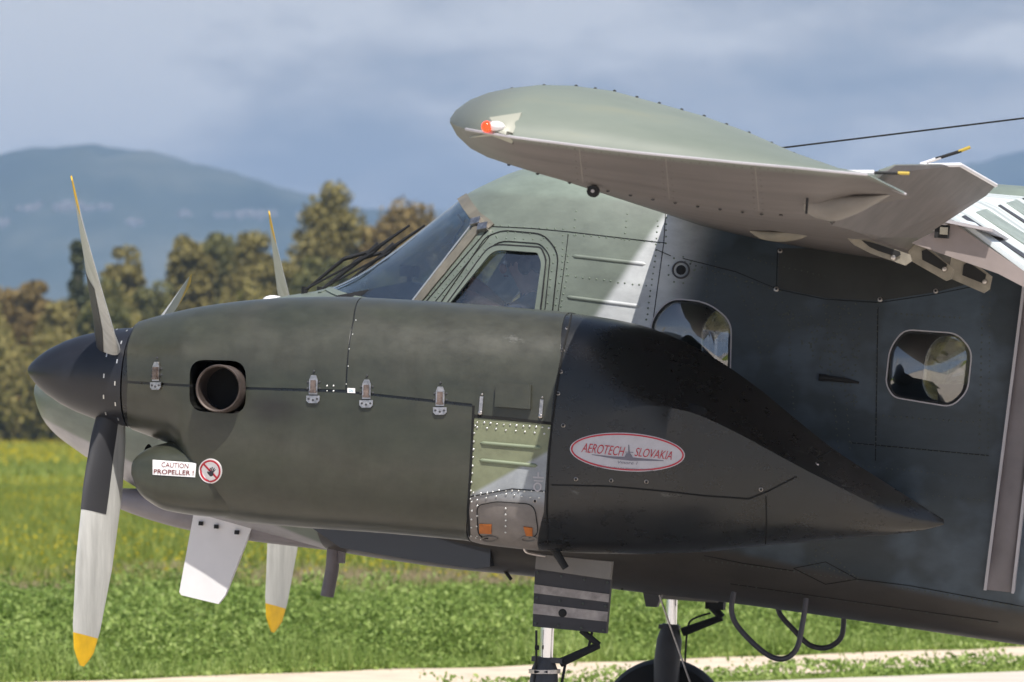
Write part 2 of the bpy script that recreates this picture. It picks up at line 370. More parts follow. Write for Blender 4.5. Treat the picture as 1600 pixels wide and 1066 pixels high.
def smooth_pts(pts, n=6, closed=False):
    pts = [Vector(p) for p in pts]; out = []; m = len(pts)
    rng = range(m) if closed else range(m - 1)
    for i in rng:
        g = (lambda j: pts[j % m]) if closed else (lambda j: pts[max(0, min(m - 1, j))])
        p0, p1, p2, p3 = g(i - 1), g(i), g(i + 1), g(i + 2)
        for q in range(n):
            t = q / n; out.append(.5 * ((2 * p1) + (p2 - p0) * t + (2 * p0 - 5 * p1 + 4 * p2 - p3) * t * t + (3 * p1 - p0 - 3 * p2 + p3) * t ** 3))
    if not closed: out.append(pts[-1])
    return out
def pchip(xs, ys):
    xs = np.array(xs, float); ys = np.array(ys, float); h = np.diff(xs); d = np.diff(ys) / h; m = np.zeros(len(xs))
    m[0] = d[0]; m[-1] = d[-1]
    for i in range(1, len(xs) - 1):
        if d[i - 1] * d[i] > 0:
            w1 = 2 * h[i] + h[i - 1]; w2 = h[i] + 2 * h[i - 1]; m[i] = (w1 + w2) / (w1 / d[i - 1] + w2 / d[i])
    def f(x):
        x = min(max(x, xs[0]), xs[-1]); i = min(max(int(np.searchsorted(xs, x) - 1), 0), len(xs) - 2)
        t = (x - xs[i]) / h[i]
        return float((2 * t ** 3 - 3 * t * t + 1) * ys[i] + (t ** 3 - 2 * t * t + t) * h[i] * m[i] + (-2 * t ** 3 + 3 * t * t) * ys[i + 1] + (t ** 3 - t * t) * h[i] * m[i + 1])
    return f
def outline(pts, Y):
    q = [B(u, v, Y) for u, v in pts]; q.sort(key=lambda p: p.x)
    xs = []; zs = []
    for p in q:
        if not xs or p.x > xs[-1] + 1e-4: xs.append(p.x); zs.append(p.z)
    return pchip(xs, zs), xs[0], xs[-1]
class Loft:
    """superellipse sections, perpendicular to the body X axis"""
    def __init__(s, top, bot, Y, wpts, npts, zfrac, x0=None, x1=None):
        s.top, a, b = outline(top, Y); s.bot, c, d = outline(bot, Y); s.Y = Y
        s.x0 = max(a, c) if x0 is None else x0; s.x1 = min(b, d) if x1 is None else x1
        ex = lambda pts: [B(u, 600, Y).x for u, *_ in pts]
        s.w = pchip(ex(wpts), [p[1] for p in wpts])
        s.nt = pchip(ex(npts), [p[1] for p in npts]); s.nb = pchip(ex(npts), [p[2] for p in npts])
        s.zf = pchip(ex(zfrac), [p[1] for p in zfrac])
    def pt(s, x, t, off=0):
        xx = min(max(x, s.x0), s.x1)
        T = s.top(xx); Bo = s.bot(xx); zc = Bo + (T - Bo) * s.zf(xx)
        c, si = math.cos(t), math.sin(t); n = s.nt(xx) if si >= 0 else s.nb(xx)
        h = (T - zc if si >= 0 else zc - Bo) + off
        return Vector((x, s.Y - (s.w(xx) + off) * math.copysign(abs(c) ** (2 / n), c), zc + max(h, .001) * math.copysign(abs(si) ** (2 / n), si)))
    def xs(s, n, x0=None, x1=None, pack=1.6):
        x0 = s.x0 if x0 is None else x0; x1 = s.x1 if x1 is None else x1
        return [x0 + (x1 - x0) * (i / n) ** pack for i in range(n + 1)]
    def geo(s, nx=80, nt=72, off=0, x0=None, x1=None, pack=1.3):
        X = s.xs(nx, x0, x1, pack); v = []; f = []
        for x in X:
            for j in range(nt): v.append(s.pt(x, 2 * math.pi * j / nt, off))
        for i in range(len(X) - 1):
            for j in range(nt): a = (j + 1) % nt; f.append((i * nt + j, i * nt + a, (i + 1) * nt + a, (i + 1) * nt + j))
        k = len(v); v.append(sum(v[:nt], Vector()) / nt); v.append(sum(v[(len(X) - 1) * nt:len(X) * nt], Vector()) / nt)
        e = (len(X) - 1) * nt
        for j in range(nt): a = (j + 1) % nt; f.append((j, k, a)); f.append((e + j, e + a, k + 1))
        return v, f
def raw_obj(v, f):
    me = bpy.data.meshes.new('tmp'); me.from_pydata([tuple(p) for p in v], [], f); me.update()
    bm = bmesh.new(); bm.from_mesh(me); bmesh.ops.recalc_face_normals(bm, faces=bm.faces); bm.to_mesh(me); bm.free()
    o = bpy.data.objects.new('tmp', me); scene.collection.objects.link(o); return o
def boolean(o, cutters):
    """cutters: list of (object, op) ; returns new mesh object, temp inputs removed"""
    for c, op in cutters:
        m = o.modifiers.new('b', 'BOOLEAN'); m.operation = op; m.object = c; m.solver = 'EXACT'
    dg = bpy.context.evaluated_depsgraph_get(); dg.update()
    me = bpy.data.meshes.new_from_object(o.evaluated_get(dg))
    old = o.data; bpy.data.objects.remove(o)
    r = bpy.data.objects.new('tmp', me); return r
def take(o, name, mats, parent, angle=35, **k):
    o.name = name; o.data.name = name; o.data.materials.clear(); o.data.attributes.new if False else None
    return finish(o, mats, parent, True, angle, **k)
def prism(poly, y0, y1):
    """poly [(X,Z)] in body coords"""
    n = len(poly); v = [Vector((x, y0, z)) for x, z in poly] + [Vector((x, y1, z)) for x, z in poly]
    f = [tuple(range(n)), tuple(range(n, 2 * n))[::-1]] + [(i, i + n, (i + 1) % n + n, (i + 1) % n) for i in range(n)]
    return raw_obj(v, f)
class Surf:
    def __init__(s, v, f): s.b = BVHTree.FromPolygons([Vector(p) for p in v], f); 
    def hit(s, u, v, Y=None):
        d = RYI @ ray(u, v); h = s.b.ray_cast(CAMB, d)
        if h[0] is None:
            if Y is None: return None
            return B(u, v, Y), Vector((0, -1, 0))
        n = h[1]
        if n.dot(d) > 0: n = -n
        return h[0], n
def round_poly(pts, r=.3, n=5):
    """round polygon corners in 2D; r = fraction of shorter side"""
    out = []; m = len(pts); P = [Vector(p) for p in pts]
    for i in range(m):
        a, b, c = P[i - 1], P[i], P[(i + 1) % m]
        l = min((a - b).length, (c - b).length) * (r[i] if isinstance(r, (list, tuple)) else r)
        p = b + (a - b).normalized() * l; q = b + (c - b).normalized() * l
        for k in range(n + 1):
            t = k / n; out.append(tuple((1 - t) ** 2 * p + 2 * t * (1 - t) * b + t * t * q))
    return out
def resample(poly, step, closed=True):
    out = []; P = [Vector(p) for p in poly]; m = len(P)
    for i in range(m if closed else m - 1):
        a, b = P[i], P[(i + 1) % m]; n = max(1, int((b - a).length / step))
        for k in range(n): out.append(a + (b - a) * k / n)
    if not closed: out.append(P[-1])
    return out
def ribbon(surf, pts, width, off, name, mat, parent, closed=False, step=8, thick=None, Y=None, kind=None):
    """raised strip of given width (m) and height off (m) lying on a surface along image points"""
    P = resample(pts, step, closed); H = [surf.hit(p.x, p.y, Y) for p in P]
    H = [h for h in H if h]; n = len(H); v = []; f = []
    for i, (p, nn) in enumerate(H):
        a = H[i - 1][0] if (i or closed) else p; b = H[(i + 1) % n][0] if (i < n - 1 or closed) else p
        d = (b - a).normalized(); s = d.cross(nn).normalized() * width / 2
        v += [p - s - nn * .004, p - s + nn * off, p + s + nn * off, p + s - nn * .004]
    for i in range(n if closed else n - 1):
        j = (i + 1) % n
        for k in range(4): f.append((i * 4 + k, i * 4 + (k + 1) % 4, j * 4 + (k + 1) % 4, j * 4 + k))
    if not closed: f += [(0, 1, 2, 3), tuple((n - 1) * 4 + k for k in (3, 2, 1, 0))]
    return mesh_obj(name, v, f, mat, parent, True, 30, kind)
def patch(surf, poly, off, name, mat, parent, dome=0, rings=4, Y=None, skirt=True, push=0, kind=None):
    """filled outline (image pts) hugging the surface, off metres proud, domed by dome"""
    n = len(poly); P = [Vector(p) for p in poly]; c = sum(P, Vector((0, 0))) / n; v = []; f = []
    def place(q, o):
        h = surf.hit(q.x, q.y, Y); return h[0] + h[1] * o
    for r in range(rings, 0, -1):
        s = r / rings
        for p in P: v.append(place(c + (p - c) * s, off + dome * (1 - s * s) ** .6))
    v.append(place(c, off + dome))
    for r in range(rings - 1):
        for j in range(n): a = (j + 1) % n; f.append((r * n + j, r * n + a, (r + 1) * n + a, (r + 1) * n + j))
    k = (rings - 1) * n
    for j in range(n): f.append((k + j, k + (j + 1) % n, len(v) - 1))
    if skirt:
        k = len(v)
        for p in P: v.append(place(p, -.004))
        for j in range(n): a = (j + 1) % n; f.append((j, k + j, k + a, a))
    return mesh_obj(name, v, f, mat, parent, True, 40, kind)
def frame_at(surf, u, v, Y=None):
    p, n = surf.hit(u, v, Y); a = Vector((1, 0, 0)); a = (a - n * a.dot(n)).normalized(); b = n.cross(a)
    return Matrix(((a.x, b.x, n.x, p.x), (a.y, b.y, n.y, p.y), (a.z, b.z, n.z, p.z), (0, 0, 0, 1)))
RIVETS = {}
def rivets(key, surf, pts, step=12, r=.0042, jit=.6, closed=False):
    mb = RIVETS.setdefault(key, MB())
    for p in resample(pts, step, closed):
        h = surf.hit(p.x + random.uniform(-jit, jit), p.y + random.uniform(-jit, jit))
        if not h: continue
        q, n = h; a = n.orthogonal().normalized(); b = n.cross(a)
        M = Matrix(((a.x, b.x, n.x, q.x), (a.y, b.y, n.y, q.y), (a.z, b.z, n.z, q.z), (0, 0, 0, 1)))
        mb.dome(M, r * random.uniform(.85, 1.1), r * .55)
def decal_text(surf, s, u, v, h, width, rot, mat, name, parent, off=.004, shear=0, bold=0, Y=None):
    """flat lettering: cap height h px, total width px, centred at u,v on surface"""
    cu = bpy.data.curves.new('txt', 'FONT'); cu.body = s; cu.align_x = 'CENTER'; cu.align_y = 'CENTER'; cu.shear = shear; cu.offset = bold; cu.resolution_u = 4
    o = bpy.data.objects.new('txt', cu); scene.collection.objects.link(o)
    dg = bpy.context.evaluated_depsgraph_get(); dg.update()
    me = bpy.data.meshes.new_from_object(o.evaluated_get(dg)); bpy.data.objects.remove(o)
    xs = [q.co.x for q in me.vertices]; ys = [q.co.y for q in me.vertices]
    cx = (min(xs) + max(xs)) / 2; cyy = (min(ys) + max(ys)) / 2; sx = width / (max(xs) - min(xs)); sy = h / (max(ys) - min(ys))
    c_, s_ = math.cos(R(rot)), math.sin(R(rot))
    for q in me.vertices:
        a = (q.co.x - cx) * sx; b = -(q.co.y - cyy) * sy
        hh = surf.hit(u + a * c_ - b * s_, v + a * s_ + b * c_, Y); q.co = hh[0] + hh[1] * off
    ob = bpy.data.objects.new(name, me); me.materials.clear(); return finish(ob, mat, parent, False)

# ============================================================ GROUND, TRACK, MEADOW
def gmat():
    m = bpy.data.materials.new('meadow_ground'); m.use_nodes = True; t = m.node_tree; b = t.nodes['Principled BSDF']
    tcn = N(t, 'ShaderNodeTexCoord'); o = tcn.outputs['Object']
    n = noise(t, .05, 6, .6, mapping(t, o, (.35, 1, 1)).outputs[0])
    c = ramp(t, n.outputs[0], [(.3, (.09, .13, .025)), (.5, (.15, .20, .04)), (.66, (.22, .26, .06))]).outputs[0]
    n2_ = noise(t, 1.2, 6, .7, o); r2 = ramp(t, n2_.outputs[0], [(.3, (.65,) * 3), (.7, (1.25,) * 3)])
    c = mixc(t, 1, c, r2.outputs[0], 'MULTIPLY')
    n3 = noise(t, .022, 5, .6, mapping(t, o, (.3, 1, 1), (4, 0, 0)).outputs[0]); r3 = ramp(t, n3.outputs[0], [(.52, (0, 0, 0)), (.62, (.75,) * 3)])
    n4 = noise(t, .9, 6, .8, o); r4 = ramp(t, n4.outputs[0], [(.5, (0, 0, 0)), (.56, (1,) * 3)])
    mm = N(t, 'ShaderNodeMath', operation='MULTIPLY'); t.links.new(r3.outputs[0], mm.inputs[0]); t.links.new(r4.outputs[0], mm.inputs[1])
    c = mixc(t, mm.outputs[0], c, (.34, .29, .02))
    t.links.new(c, b.inputs['Base Color']); b.inputs['Roughness'].default_value = .9; b.inputs['Specular IOR Level'].default_value = .1
    return m
def height(x, y):
    return .12 * np.sin(x * .11 + 1) * np.sin(y * .07) * np.clip((y - 30) / 60, 0, 1)
dsteps = np.concatenate([np.linspace(-40, 30, 8), np.linspace(34, 160, 64), np.geomspace(170, 20000, 40)])
lsteps = np.concatenate([-np.geomspace(20000, 30, 14), np.linspace(-25, 25, 40), np.geomspace(30, 20000, 14)])
FH = Vector((-math.sin(YAW), math.cos(YAW), 0)); C0 = Vector((CAM.x, CAM.y, 0))
gv = []; gf = []
for d in dsteps:
    for l in lsteps:
        p = C0 + FH * d + RT * l; gv.append((p.x, p.y, float(.10 * math.sin(l * .13 + 1) * math.sin(d * .09)) * (1 if 60 < d < 600 else 0)))
nl = len(lsteps)
for i in range(len(dsteps) - 1):
    for j in range(nl - 1): gf.append((i * nl + j, i * nl + j + 1, (i + 1) * nl + j + 1, (i + 1) * nl + j))
ground = mesh_obj('ground', gv, gf, gmat(), None, True, None); tag(ground, kind='structure')
M_SAND = pmat('pale_sandy_track', (.62, .50, .38), .9, nscale=3, namt=.18, bump=.5, bscale=9)
M_CONC = pmat('pale_apron', (.56, .50, .43), .85, nscale=2, namt=.1, bump=.2, bscale=30)
def sheet(name, far, near, z, mat, extend=60, rag=.25):
    """strip on the ground between two image lines, ends extended sideways, ragged edges"""
    def line(a, b):
        p, q = G(*a), G(*b); d = (q - p).normalized(); return p - d * extend, q + d * extend
    f0, f1 = line(*far); n0, n1 = line(*near) if near else (f0 - FH * 120, f1 - FH * 120)
    n = 300; v = []
    for i in range(n + 1):
        t = i / n; s = 1
        a = f0.lerp(f1, t) + FH * (rag * (math.sin(i * 1.7) * .4 + random.uniform(-.5, .5))); b = n0.lerp(n1, t) + FH * (rag * random.uniform(-.6, .6) if near else 0)
        v += [(a.x, a.y, z), ((a.x + b.x) / 2, (a.y + b.y) / 2, z), (b.x, b.y, z)]
    f = []
    for i in range(n): f += [(i * 3, i * 3 + 1, i * 3 + 4, i * 3 + 3), (i * 3 + 1, i * 3 + 2, i * 3 + 5, i * 3 + 4)]
    return tag(mesh_obj(name, v, f, mat, None, False), kind='structure')
sheet('sandy_track', ((270, 1060), (1600, 1012)), ((800, 1073), (1600, 1038)), .006, M_SAND)
sheet('apron', ((1200, 1066), (1600, 1051)), None, .010, M_CONC, rag=.02)

def depth_of_line(a, b):
    """returns function lateral-> depth for the ground line through image points"""
    p, q = G(*a) - C0, G(*b) - C0
    l0, d0, l1, d1 = p.dot(RT), p.dot(FH), q.dot(RT), q.dot(FH)
    return lambda l: d0 + (d1 - d0) * (l - l0) / (l1 - l0)
L_far = depth_of_line((270, 1060), (1600, 1012)); L_near = depth_of_line((800, 1073), (1600, 1038)); L_apron = depth_of_line((1200, 1066), (1600, 1051))
def leafmat(name, stops, rough=.6, tl=.35):
    m = bpy.data.materials.new(name); m.use_nodes = True; t = m.node_tree; b = t.nodes['Principled BSDF']
    g = N(t, 'ShaderNodeNewGeometry'); tcn = N(t, 'ShaderNodeTexCoord')
    n = noise(t, .55, 4, .6, tcn.outputs['Object'])
    ad = N(t, 'ShaderNodeMath', operation='MULTIPLY_ADD'); t.links.new(g.outputs['Random Per Island'], ad.inputs[0]); ad.inputs[1].default_value = .5; t.links.new(n.outputs[0], ad.inputs[2])
    sb = N(t, 'ShaderNodeMath', operation='SUBTRACT'); t.links.new(ad.outputs[0], sb.inputs[0]); sb.inputs[1].default_value = .25
    r = ramp(t, sb.outputs[0], stops)
    t.links.new(r.outputs[0], b.inputs['Base Color']); b.inputs['Roughness'].default_value = rough; b.inputs['Specular IOR Level'].default_value = .3
    tr = N(t, 'ShaderNodeBsdfTranslucent'); t.links.new(r.outputs[0], tr.inputs[0])
    mx = N(t, 'ShaderNodeMixShader'); mx.inputs[0].default_value = tl
    t.links.new(b.outputs[0], mx.inputs[1]); t.links.new(tr.outputs[0], mx.inputs[2])
    t.links.new(mx.outputs[0], t.nodes['Material Output'].inputs[0]); return m
def clump(l, d, s):  # cheap smooth variation 0..1
    return .5 + .25 * (np.sin(l * s * 1.3 + d * s * .7 + 1) + np.sin(l * s * 2.9 - d * s * 1.9 + 2) * .6 + np.sin(d * s * 2.3 + 4) * .4)
def scatter(n, dmin, dmax, margin=1.25, shift=0):
    d = np.sqrt(RNG.uniform(dmin ** 2, dmax ** 2, n)); l = RNG.uniform(-1, 1, n) * d * (800 / F) * margin
    return l, d
def basepos(l, d): 
    fh = np.array(FH); rt = np.array(RT); c = np.array(C0); return c + np.outer(d, fh) + np.outer(l, rt)
def leaves(name, l, d, h, size, mat, kind='stuff', aspect=.55):
    n = len(l); p = basepos(l, d); p[:, 2] = h
    a = RNG.normal(size=(n, 3)); a /= np.linalg.norm(a, axis=1)[:, None]
    b = RNG.normal(size=(n, 3)); b -= (b * a).sum(1)[:, None] * a; b /= np.linalg.norm(b, axis=1)[:, None]
    s = (size * RNG.uniform(.45, 1.35, n))[:, None]
    co = np.stack([p - a * s, p + b * s * aspect, p + a * s, p - b * s * aspect], 1).reshape(-1, 3)
    co[:, 2] = np.maximum(co[:, 2], .003)
    return big_mesh(name, co, 4, mat, kind=kind)
def blades(name, l, d, h, wd, mat, lean=.35):
    n = len(l); p = basepos(l, d); an = RNG.uniform(0, 2 * math.pi, n); dx = np.stack([np.cos(an), np.sin(an), np.zeros(n)], 1) * (wd * RNG.uniform(.6, 1.2, n))[:, None]
    tip = p + np.stack([RNG.normal(0, lean, n) * h, RNG.normal(0, lean, n) * h, h], 1)
    return big_mesh(name, np.stack([p - dx, p + dx, tip], 1).reshape(-1, 3), 3, mat, kind='stuff')
M_WEED = leafmat('weed_leaf', [(.05, (.07, .12, .02)), (.4, (.19, .28, .055)), (.75, (.36, .45, .13)), (1, (.55, .60, .32))])
M_MEAD = leafmat('meadow_blade', [(.1, (.11, .16, .03)), (.5, (.25, .30, .06)), (.9, (.40, .42, .11))])
M_DRY = leafmat('dry_grass', [(.1, (.17, .17, .07)), (.5, (.36, .28, .17)), (.9, (.56, .44, .31))])
M_FLOW = leafmat('yellow_flower', [(.1, (.42, .33, .015)), (.9, (.62, .50, .03))])
# near weed bank beyond the track
l, d = scatter(480000, 34, 51)
dl = L_far(l); top = 48.3 + 1.8 * clump(l, d * 0, 1.1)
k = (d > dl + RNG.uniform(-.1, .3, len(l))) & (d < top); l, d, dl, top = l[k], d[k], dl[k], top[k]
edge = np.clip((d - dl) / 1.2, .18, 1)
hh = edge * (.05 + .26 * clump(l, d, 2.1) ** 1.3 + .06 * clump(l, d, 7.3)) * (RNG.uniform(0, 1, len(l)) ** .55)
tag(leaves('weed_bank', l, d, hh + .01, .021, M_WEED), 'lush green leafy weeds growing in a bank behind the sandy track', 'weeds')
l, d = scatter(130000, 34, 50); k = (d > L_far(l)); l, d = l[k], d[k]
tag(blades('weed_grass', l, d, .05 + .27 * clump(l, d, 2.1) * RNG.uniform(.4, 1.3, len(l)), .005, M_WEED), 'thin green grass blades poking out among the leafy weeds', 'grass')
cl_, cd_ = scatter(230, 36, 50); k = cd_ > L_far(cl_) + .4; cl_, cd_ = cl_[k], cd_[k]; ii = np.repeat(np.arange(len(cl_)), 110)
rr0 = RNG.normal(0, .13, (len(ii), 2)); hm = RNG.uniform(.22, .46, len(cl_))[ii]
tag(leaves('tall_weeds', cl_[ii] + rr0[:, 0], cd_[ii] + rr0[:, 1], hm * RNG.uniform(.2, 1, len(ii)) ** .7, .024, M_WEED), 'taller bushy weed clumps standing out of the green bank', 'weeds')
# strip between track and apron
l, d = scatter(60000, 34.5, 41.5); k = (d < L_near(l) + RNG.normal(0, .15, len(l))) & (d > L_apron(l) + .05); l, d = l[k], d[k]
tag(leaves('verge_weeds', l, d, RNG.uniform(0, 1, len(l)) ** .8 * (.04 + .1 * clump(l, d, 2.7)), .022, M_WEED), 'narrow strip of low green weeds between the track and the pale apron', 'weeds')
l, d = scatter(9000, 37, 46); k = (d > L_near(l)) & (d < L_far(l) + .1) & (clump(l, d, 3.3) > .72); l, d = l[k], d[k]
tag(leaves('track_weeds', l, d, RNG.uniform(0, .07, len(l)), .02, M_WEED), 'sparse weed sprouts growing through the sandy track', 'weeds')
# dry band
l, d = scatter(120000, 48, 62); k = clump(l, d, .5) + RNG.normal(0, .17, len(l)) > .12 + .05 * (d - 49) ; l, d = l[k], d[k]
tag(blades('dry_grass', l, d, RNG.uniform(.04, .2, len(l)), .009, M_DRY, .5), 'band of dry straw coloured grass between weed bank and meadow', 'grass')
# meadow
l, d = scatter(270000, 50, 140); k = (d > 58) | (clump(l, d, .75) + RNG.normal(0, .1, len(l)) > .5); l, d = l[k], d[k]; tag(blades('meadow_grass', l, d, RNG.uniform(.06, .32, len(l)) * (.4 + clump(l, d, .45)), .016, M_MEAD), 'tall green meadow grass in the middle distance behind the aircraft', 'grass')
l, d = scatter(60000, 140, 430); tag(blades('far_meadow_grass', l, d, RNG.uniform(.12, .4, len(l)) * (.4 + clump(l, d, .12)), .055, M_MEAD), 'distant blurred meadow grass in front of the tree line', 'grass')
l, d = scatter(60000, 49, 150); k = clump(l, d, .33) + RNG.normal(0, .15, len(l)) > .5; l, d = l[k], d[k]
fl = leaves('meadow_flowers', l, d, RNG.uniform(.16, .40, len(l)), .017, M_FLOW, aspect=.8)
tag(fl, 'yellow wildflowers dotted through the meadow grass', 'flowers')
l, d = scatter(26000, 190, 440); k = (clump(l, d, .05) + .3 * np.clip(-l / 20, -.6, 1.2) + RNG.normal(0, .1, len(l)) > .60); l, d = l[k], d[k]
tag(leaves('far_flowers', l, d, RNG.uniform(.25, .5, len(l)), .06, M_FLOW, aspect=.8), 'yellow flower carpet at the far end of the meadow below the trees', 'flowers')

# ============================================================ MOUNTAINS, VILLAGES, TREES
def mount_mat():
    m = bpy.data.materials.new('mountain_scrub'); m.use_nodes = True; t = m.node_tree; b = t.nodes['Principled BSDF']
    tcn = N(t, 'ShaderNodeTexCoord'); n = noise(t, .004, 8, .65, mapping(t, tcn.outputs['Object'], (1, .35, 1.6)).outputs[0])
    r = ramp(t, n.outputs[0], [(.35, (.015, .028, .018)), (.5, (.04, .055, .035)), (.65, (.10, .105, .07))]); t.links.new(r.outputs[0], b.inputs['Base Color'])
    b.inputs['Roughness'].default_value = 1; b.inputs['Specular IOR Level'].default_value = 0; return m
M_MT = mount_mat()
def ridge(name, pts, dep, dback, seed):
    xs = [p[0] for p in pts]; f = pchip(xs, [p[1] for p in pts]); rs = np.random.default_rng(seed)
    U = np.linspace(xs[0], xs[-1], 260); nd = 22; v = []; ph = rs.uniform(0, 6, 12)
    for i in range(nd + 1):
        s = i / nd; dd = dep + dback * s
        for u in U:
            prof = math.sin(min(1, s * 1.5) * math.pi / 2) ** 1.2 if s < .7 else math.cos((s - .667) / .333 * math.pi / 2 * .8)
            hp = (655 - f(u) - 1.6 * math.sin(u * .055 + seed) - 1.1 * math.sin(u * .143 + 2) - .7 * math.sin(u * .31)) / F * (dep + dback * .667)
            gul = sum(math.sin(u * .012 * (q + 1) * 1.1 + ph[q] + s * 2.2 * (q % 3)) / (q + 1.5) for q in range(8)) * 14 * math.sin(s * math.pi)
            l = (u - 800) / F * (dep + dback * .667)
            p = C0 + FH * dd + RT * l; v.append((p.x, p.y, -2 + max(0, hp * prof - abs(gul) * min(1, hp / 200) * (0 if .6 < s < .72 else .6)) + 1.77 * prof))
    m = len(U); fc = [(i * m + j, i * m + j + 1, (i + 1) * m + j + 1, (i + 1) * m + j) for i in range(nd) for j in range(m - 1)]
    return tag(mesh_obj(name, v, fc, M_MT, None, True, None), kind='structure')
ridge('mountain', [(-2600, 420), (-1500, 300), (-600, 262), (0, 237), (60, 226), (130, 222), (200, 226), (300, 247), (400, 274), (480, 298), (560, 317), (640, 330), (760, 330), (1000, 380), (1300, 500), (1700, 640)], 5200, 1900, 3)
ridge('far_mountain', [(200, 640), (500, 380), (700, 322), (900, 318), (1200, 300), (1400, 268), (1480, 257), (1560, 238), (1700, 215), (2200, 190), (3200, 300), (4200, 600)], 7400, 1800, 5)
M_HOUSE = pmat('house_wall', (.17, .155, .145), .8, nscale=.05, namt=.2); M_ROOF = pmat('tile_roof', (.42, .25, .17), .9)
def on_mount(u, v):
    d = ray(u, v)
    h = MT.ray_cast(CAM, d); return h[0]
mo = bpy.data.objects['mountain']; MT = BVHTree.FromPolygons([x.co.copy() for x in mo.data.vertices], [tuple(p.vertices) for p in mo.data.polygons])
def village(label, cu, cv, su, sv, n):
    mb = MB()
    for i in range(n):
        p = on_mount(cu + random.gauss(0, su), cv + random.gauss(0, sv))
        if p is None: continue
        M = Matrix.Translation(p) @ Matrix.Rotation(random.uniform(0, 3), 4, 'Z'); a, b, c = random.uniform(5, 9), random.uniform(5, 8), random.uniform(3, 5)
        mb.box(M, a, b, c + 6, (0, 0, c / 2 - 3))
        mb.add([M @ Vector(q) for q in ((-a / 2, -b / 2, c + .01), (a / 2, -b / 2, c + .01), (a / 2, b / 2, c + .01), (-a / 2, b / 2, c + .01), (-a / 2, 0, c + 2), (a / 2, 0, c + 2))], [(0, 1, 5, 4), (2, 3, 4, 5), (0, 4, 3), (1, 2, 5), (0, 3, 2, 1)])
    tag(mb.build('hillside_village', M_HOUSE, None, False), label, 'village', kind='stuff')
village('pale houses of the largest hillside village left of the raised propeller blade', 100, 325, 32, 3, 34)
village('small cluster of pale houses at the left edge of the mountain', 3, 352, 5, 2.5, 8)
village('small pale houses on the slope in the middle of the mountain', 206, 350, 10, 2, 7)
village('row of pale houses low on the slope above the tree line', 395, 339, 40, 2, 26)
village('scattered pale houses between the two mountain villages', 300, 337, 12, 2, 5)

M_BARK = pmat('eucalyptus_bark', (.20, .165, .13), .9, nscale=.8, namt=.3)
M_LEAFS = {k: leafmat('foliage_' + k, st, .7, .22) for k, st in {
    'olive': [(.1, (.12, .105, .035)), (.5, (.25, .21, .065)), (.9, (.42, .35, .12))],
    'green': [(.1, (.075, .082, .03)), (.5, (.165, .16, .055)), (.9, (.30, .275, .10))],
    'rust': [(.1, (.13, .098, .035)), (.5, (.27, .195, .07)), (.9, (.42, .31, .12))],
    'dark': [(.1, (.045, .055, .025)), (.5, (.09, .10, .04)), (.9, (.16, .165, .065))]}.items()}
def tree_mesh(rs, H, Wd, low, nb, nleaf, shape):
    """crown leaves + trunk; local coords, base at 0"""
    c = []; r = []
    for _ in range(nb):
        z = rs.uniform(low, .97); 
        if shape == 'cone': rad = (1 - z) ** .7 * .5 + .12
        else: rad = math.sqrt(max(.03, 1 - ((z - .55) / .46) ** 2)) if z > .5 else .95
        a = rs.uniform(0, 2 * math.pi); q = math.sqrt(rs.uniform(0, 1)) * rad * .85
        c.append((math.cos(a) * q * Wd / 2, math.sin(a) * q * Wd / 2, z * H)); r.append(rs.uniform(.07, .19) * Wd * (1.3 if z < .5 else 1))
    c = np.array(c); r = np.array(r); idx = rs.integers(0, nb, nleaf)
    dv = rs.normal(size=(nleaf, 3)); dv /= np.linalg.norm(dv, axis=1)[:, None]
    p = c[idx] + dv * (r[idx] * rs.uniform(.35, 1.08, nleaf) ** .5)[:, None] * np.array([1, 1, .8])
    fill = rs.random(nleaf) < .6; zz = rs.uniform(low, .9, nleaf); aa = rs.uniform(0, 2 * math.pi, nleaf); env = (np.where(zz > .5, np.sqrt(np.maximum(.05, 1 - ((zz - .5) / .47) ** 2)), .95) if shape != 'cone' else (1 - zz) ** .7 * .55 + .1) * (.75 + .2 * np.sin(aa * 3 + 1) + .15 * np.sin(aa * 5 + zz * 9))
    qq = np.sqrt(rs.uniform(0, 1, nleaf)) * env; pf_ = np.stack([np.cos(aa) * qq * Wd / 2, np.sin(aa) * qq * Wd / 2, zz * H], 1); p = np.where(fill[:, None], pf_, p)
    a = rs.normal(size=(nleaf, 3)); a /= np.linalg.norm(a, axis=1)[:, None]; b = np.cross(a, rs.normal(size=(nleaf, 3))); b /= np.linalg.norm(b, axis=1)[:, None]
    s = rs.uniform(.12, .30, nleaf)[:, None]
    co = np.stack([p - a * s, p + b * s * .6, p + a * s, p - b * s * .6], 1).reshape(-1, 3); co[:, 2] = np.maximum(co[:, 2], .05)
    tb = MB(); top = H * .8; pts = [Vector((rs.normal(0, .12) * i, rs.normal(0, .12) * i, top * i / 5 - (.3 if i == 0 else 0))) for i in range(6)]
    tb.tube(pts, [H * .018 * (1 - .15 * i) for i in range(6)], 8)
    for _ in range(9):
        i = rs.integers(1, 5); e = Vector(c[rs.integers(0, nb)]); tb.tube([pts[i], (pts[i] + e) / 2 + Vector((0, 0, .3)), e], [H * .008, H * .006, H * .003], 6)
    return co, tb
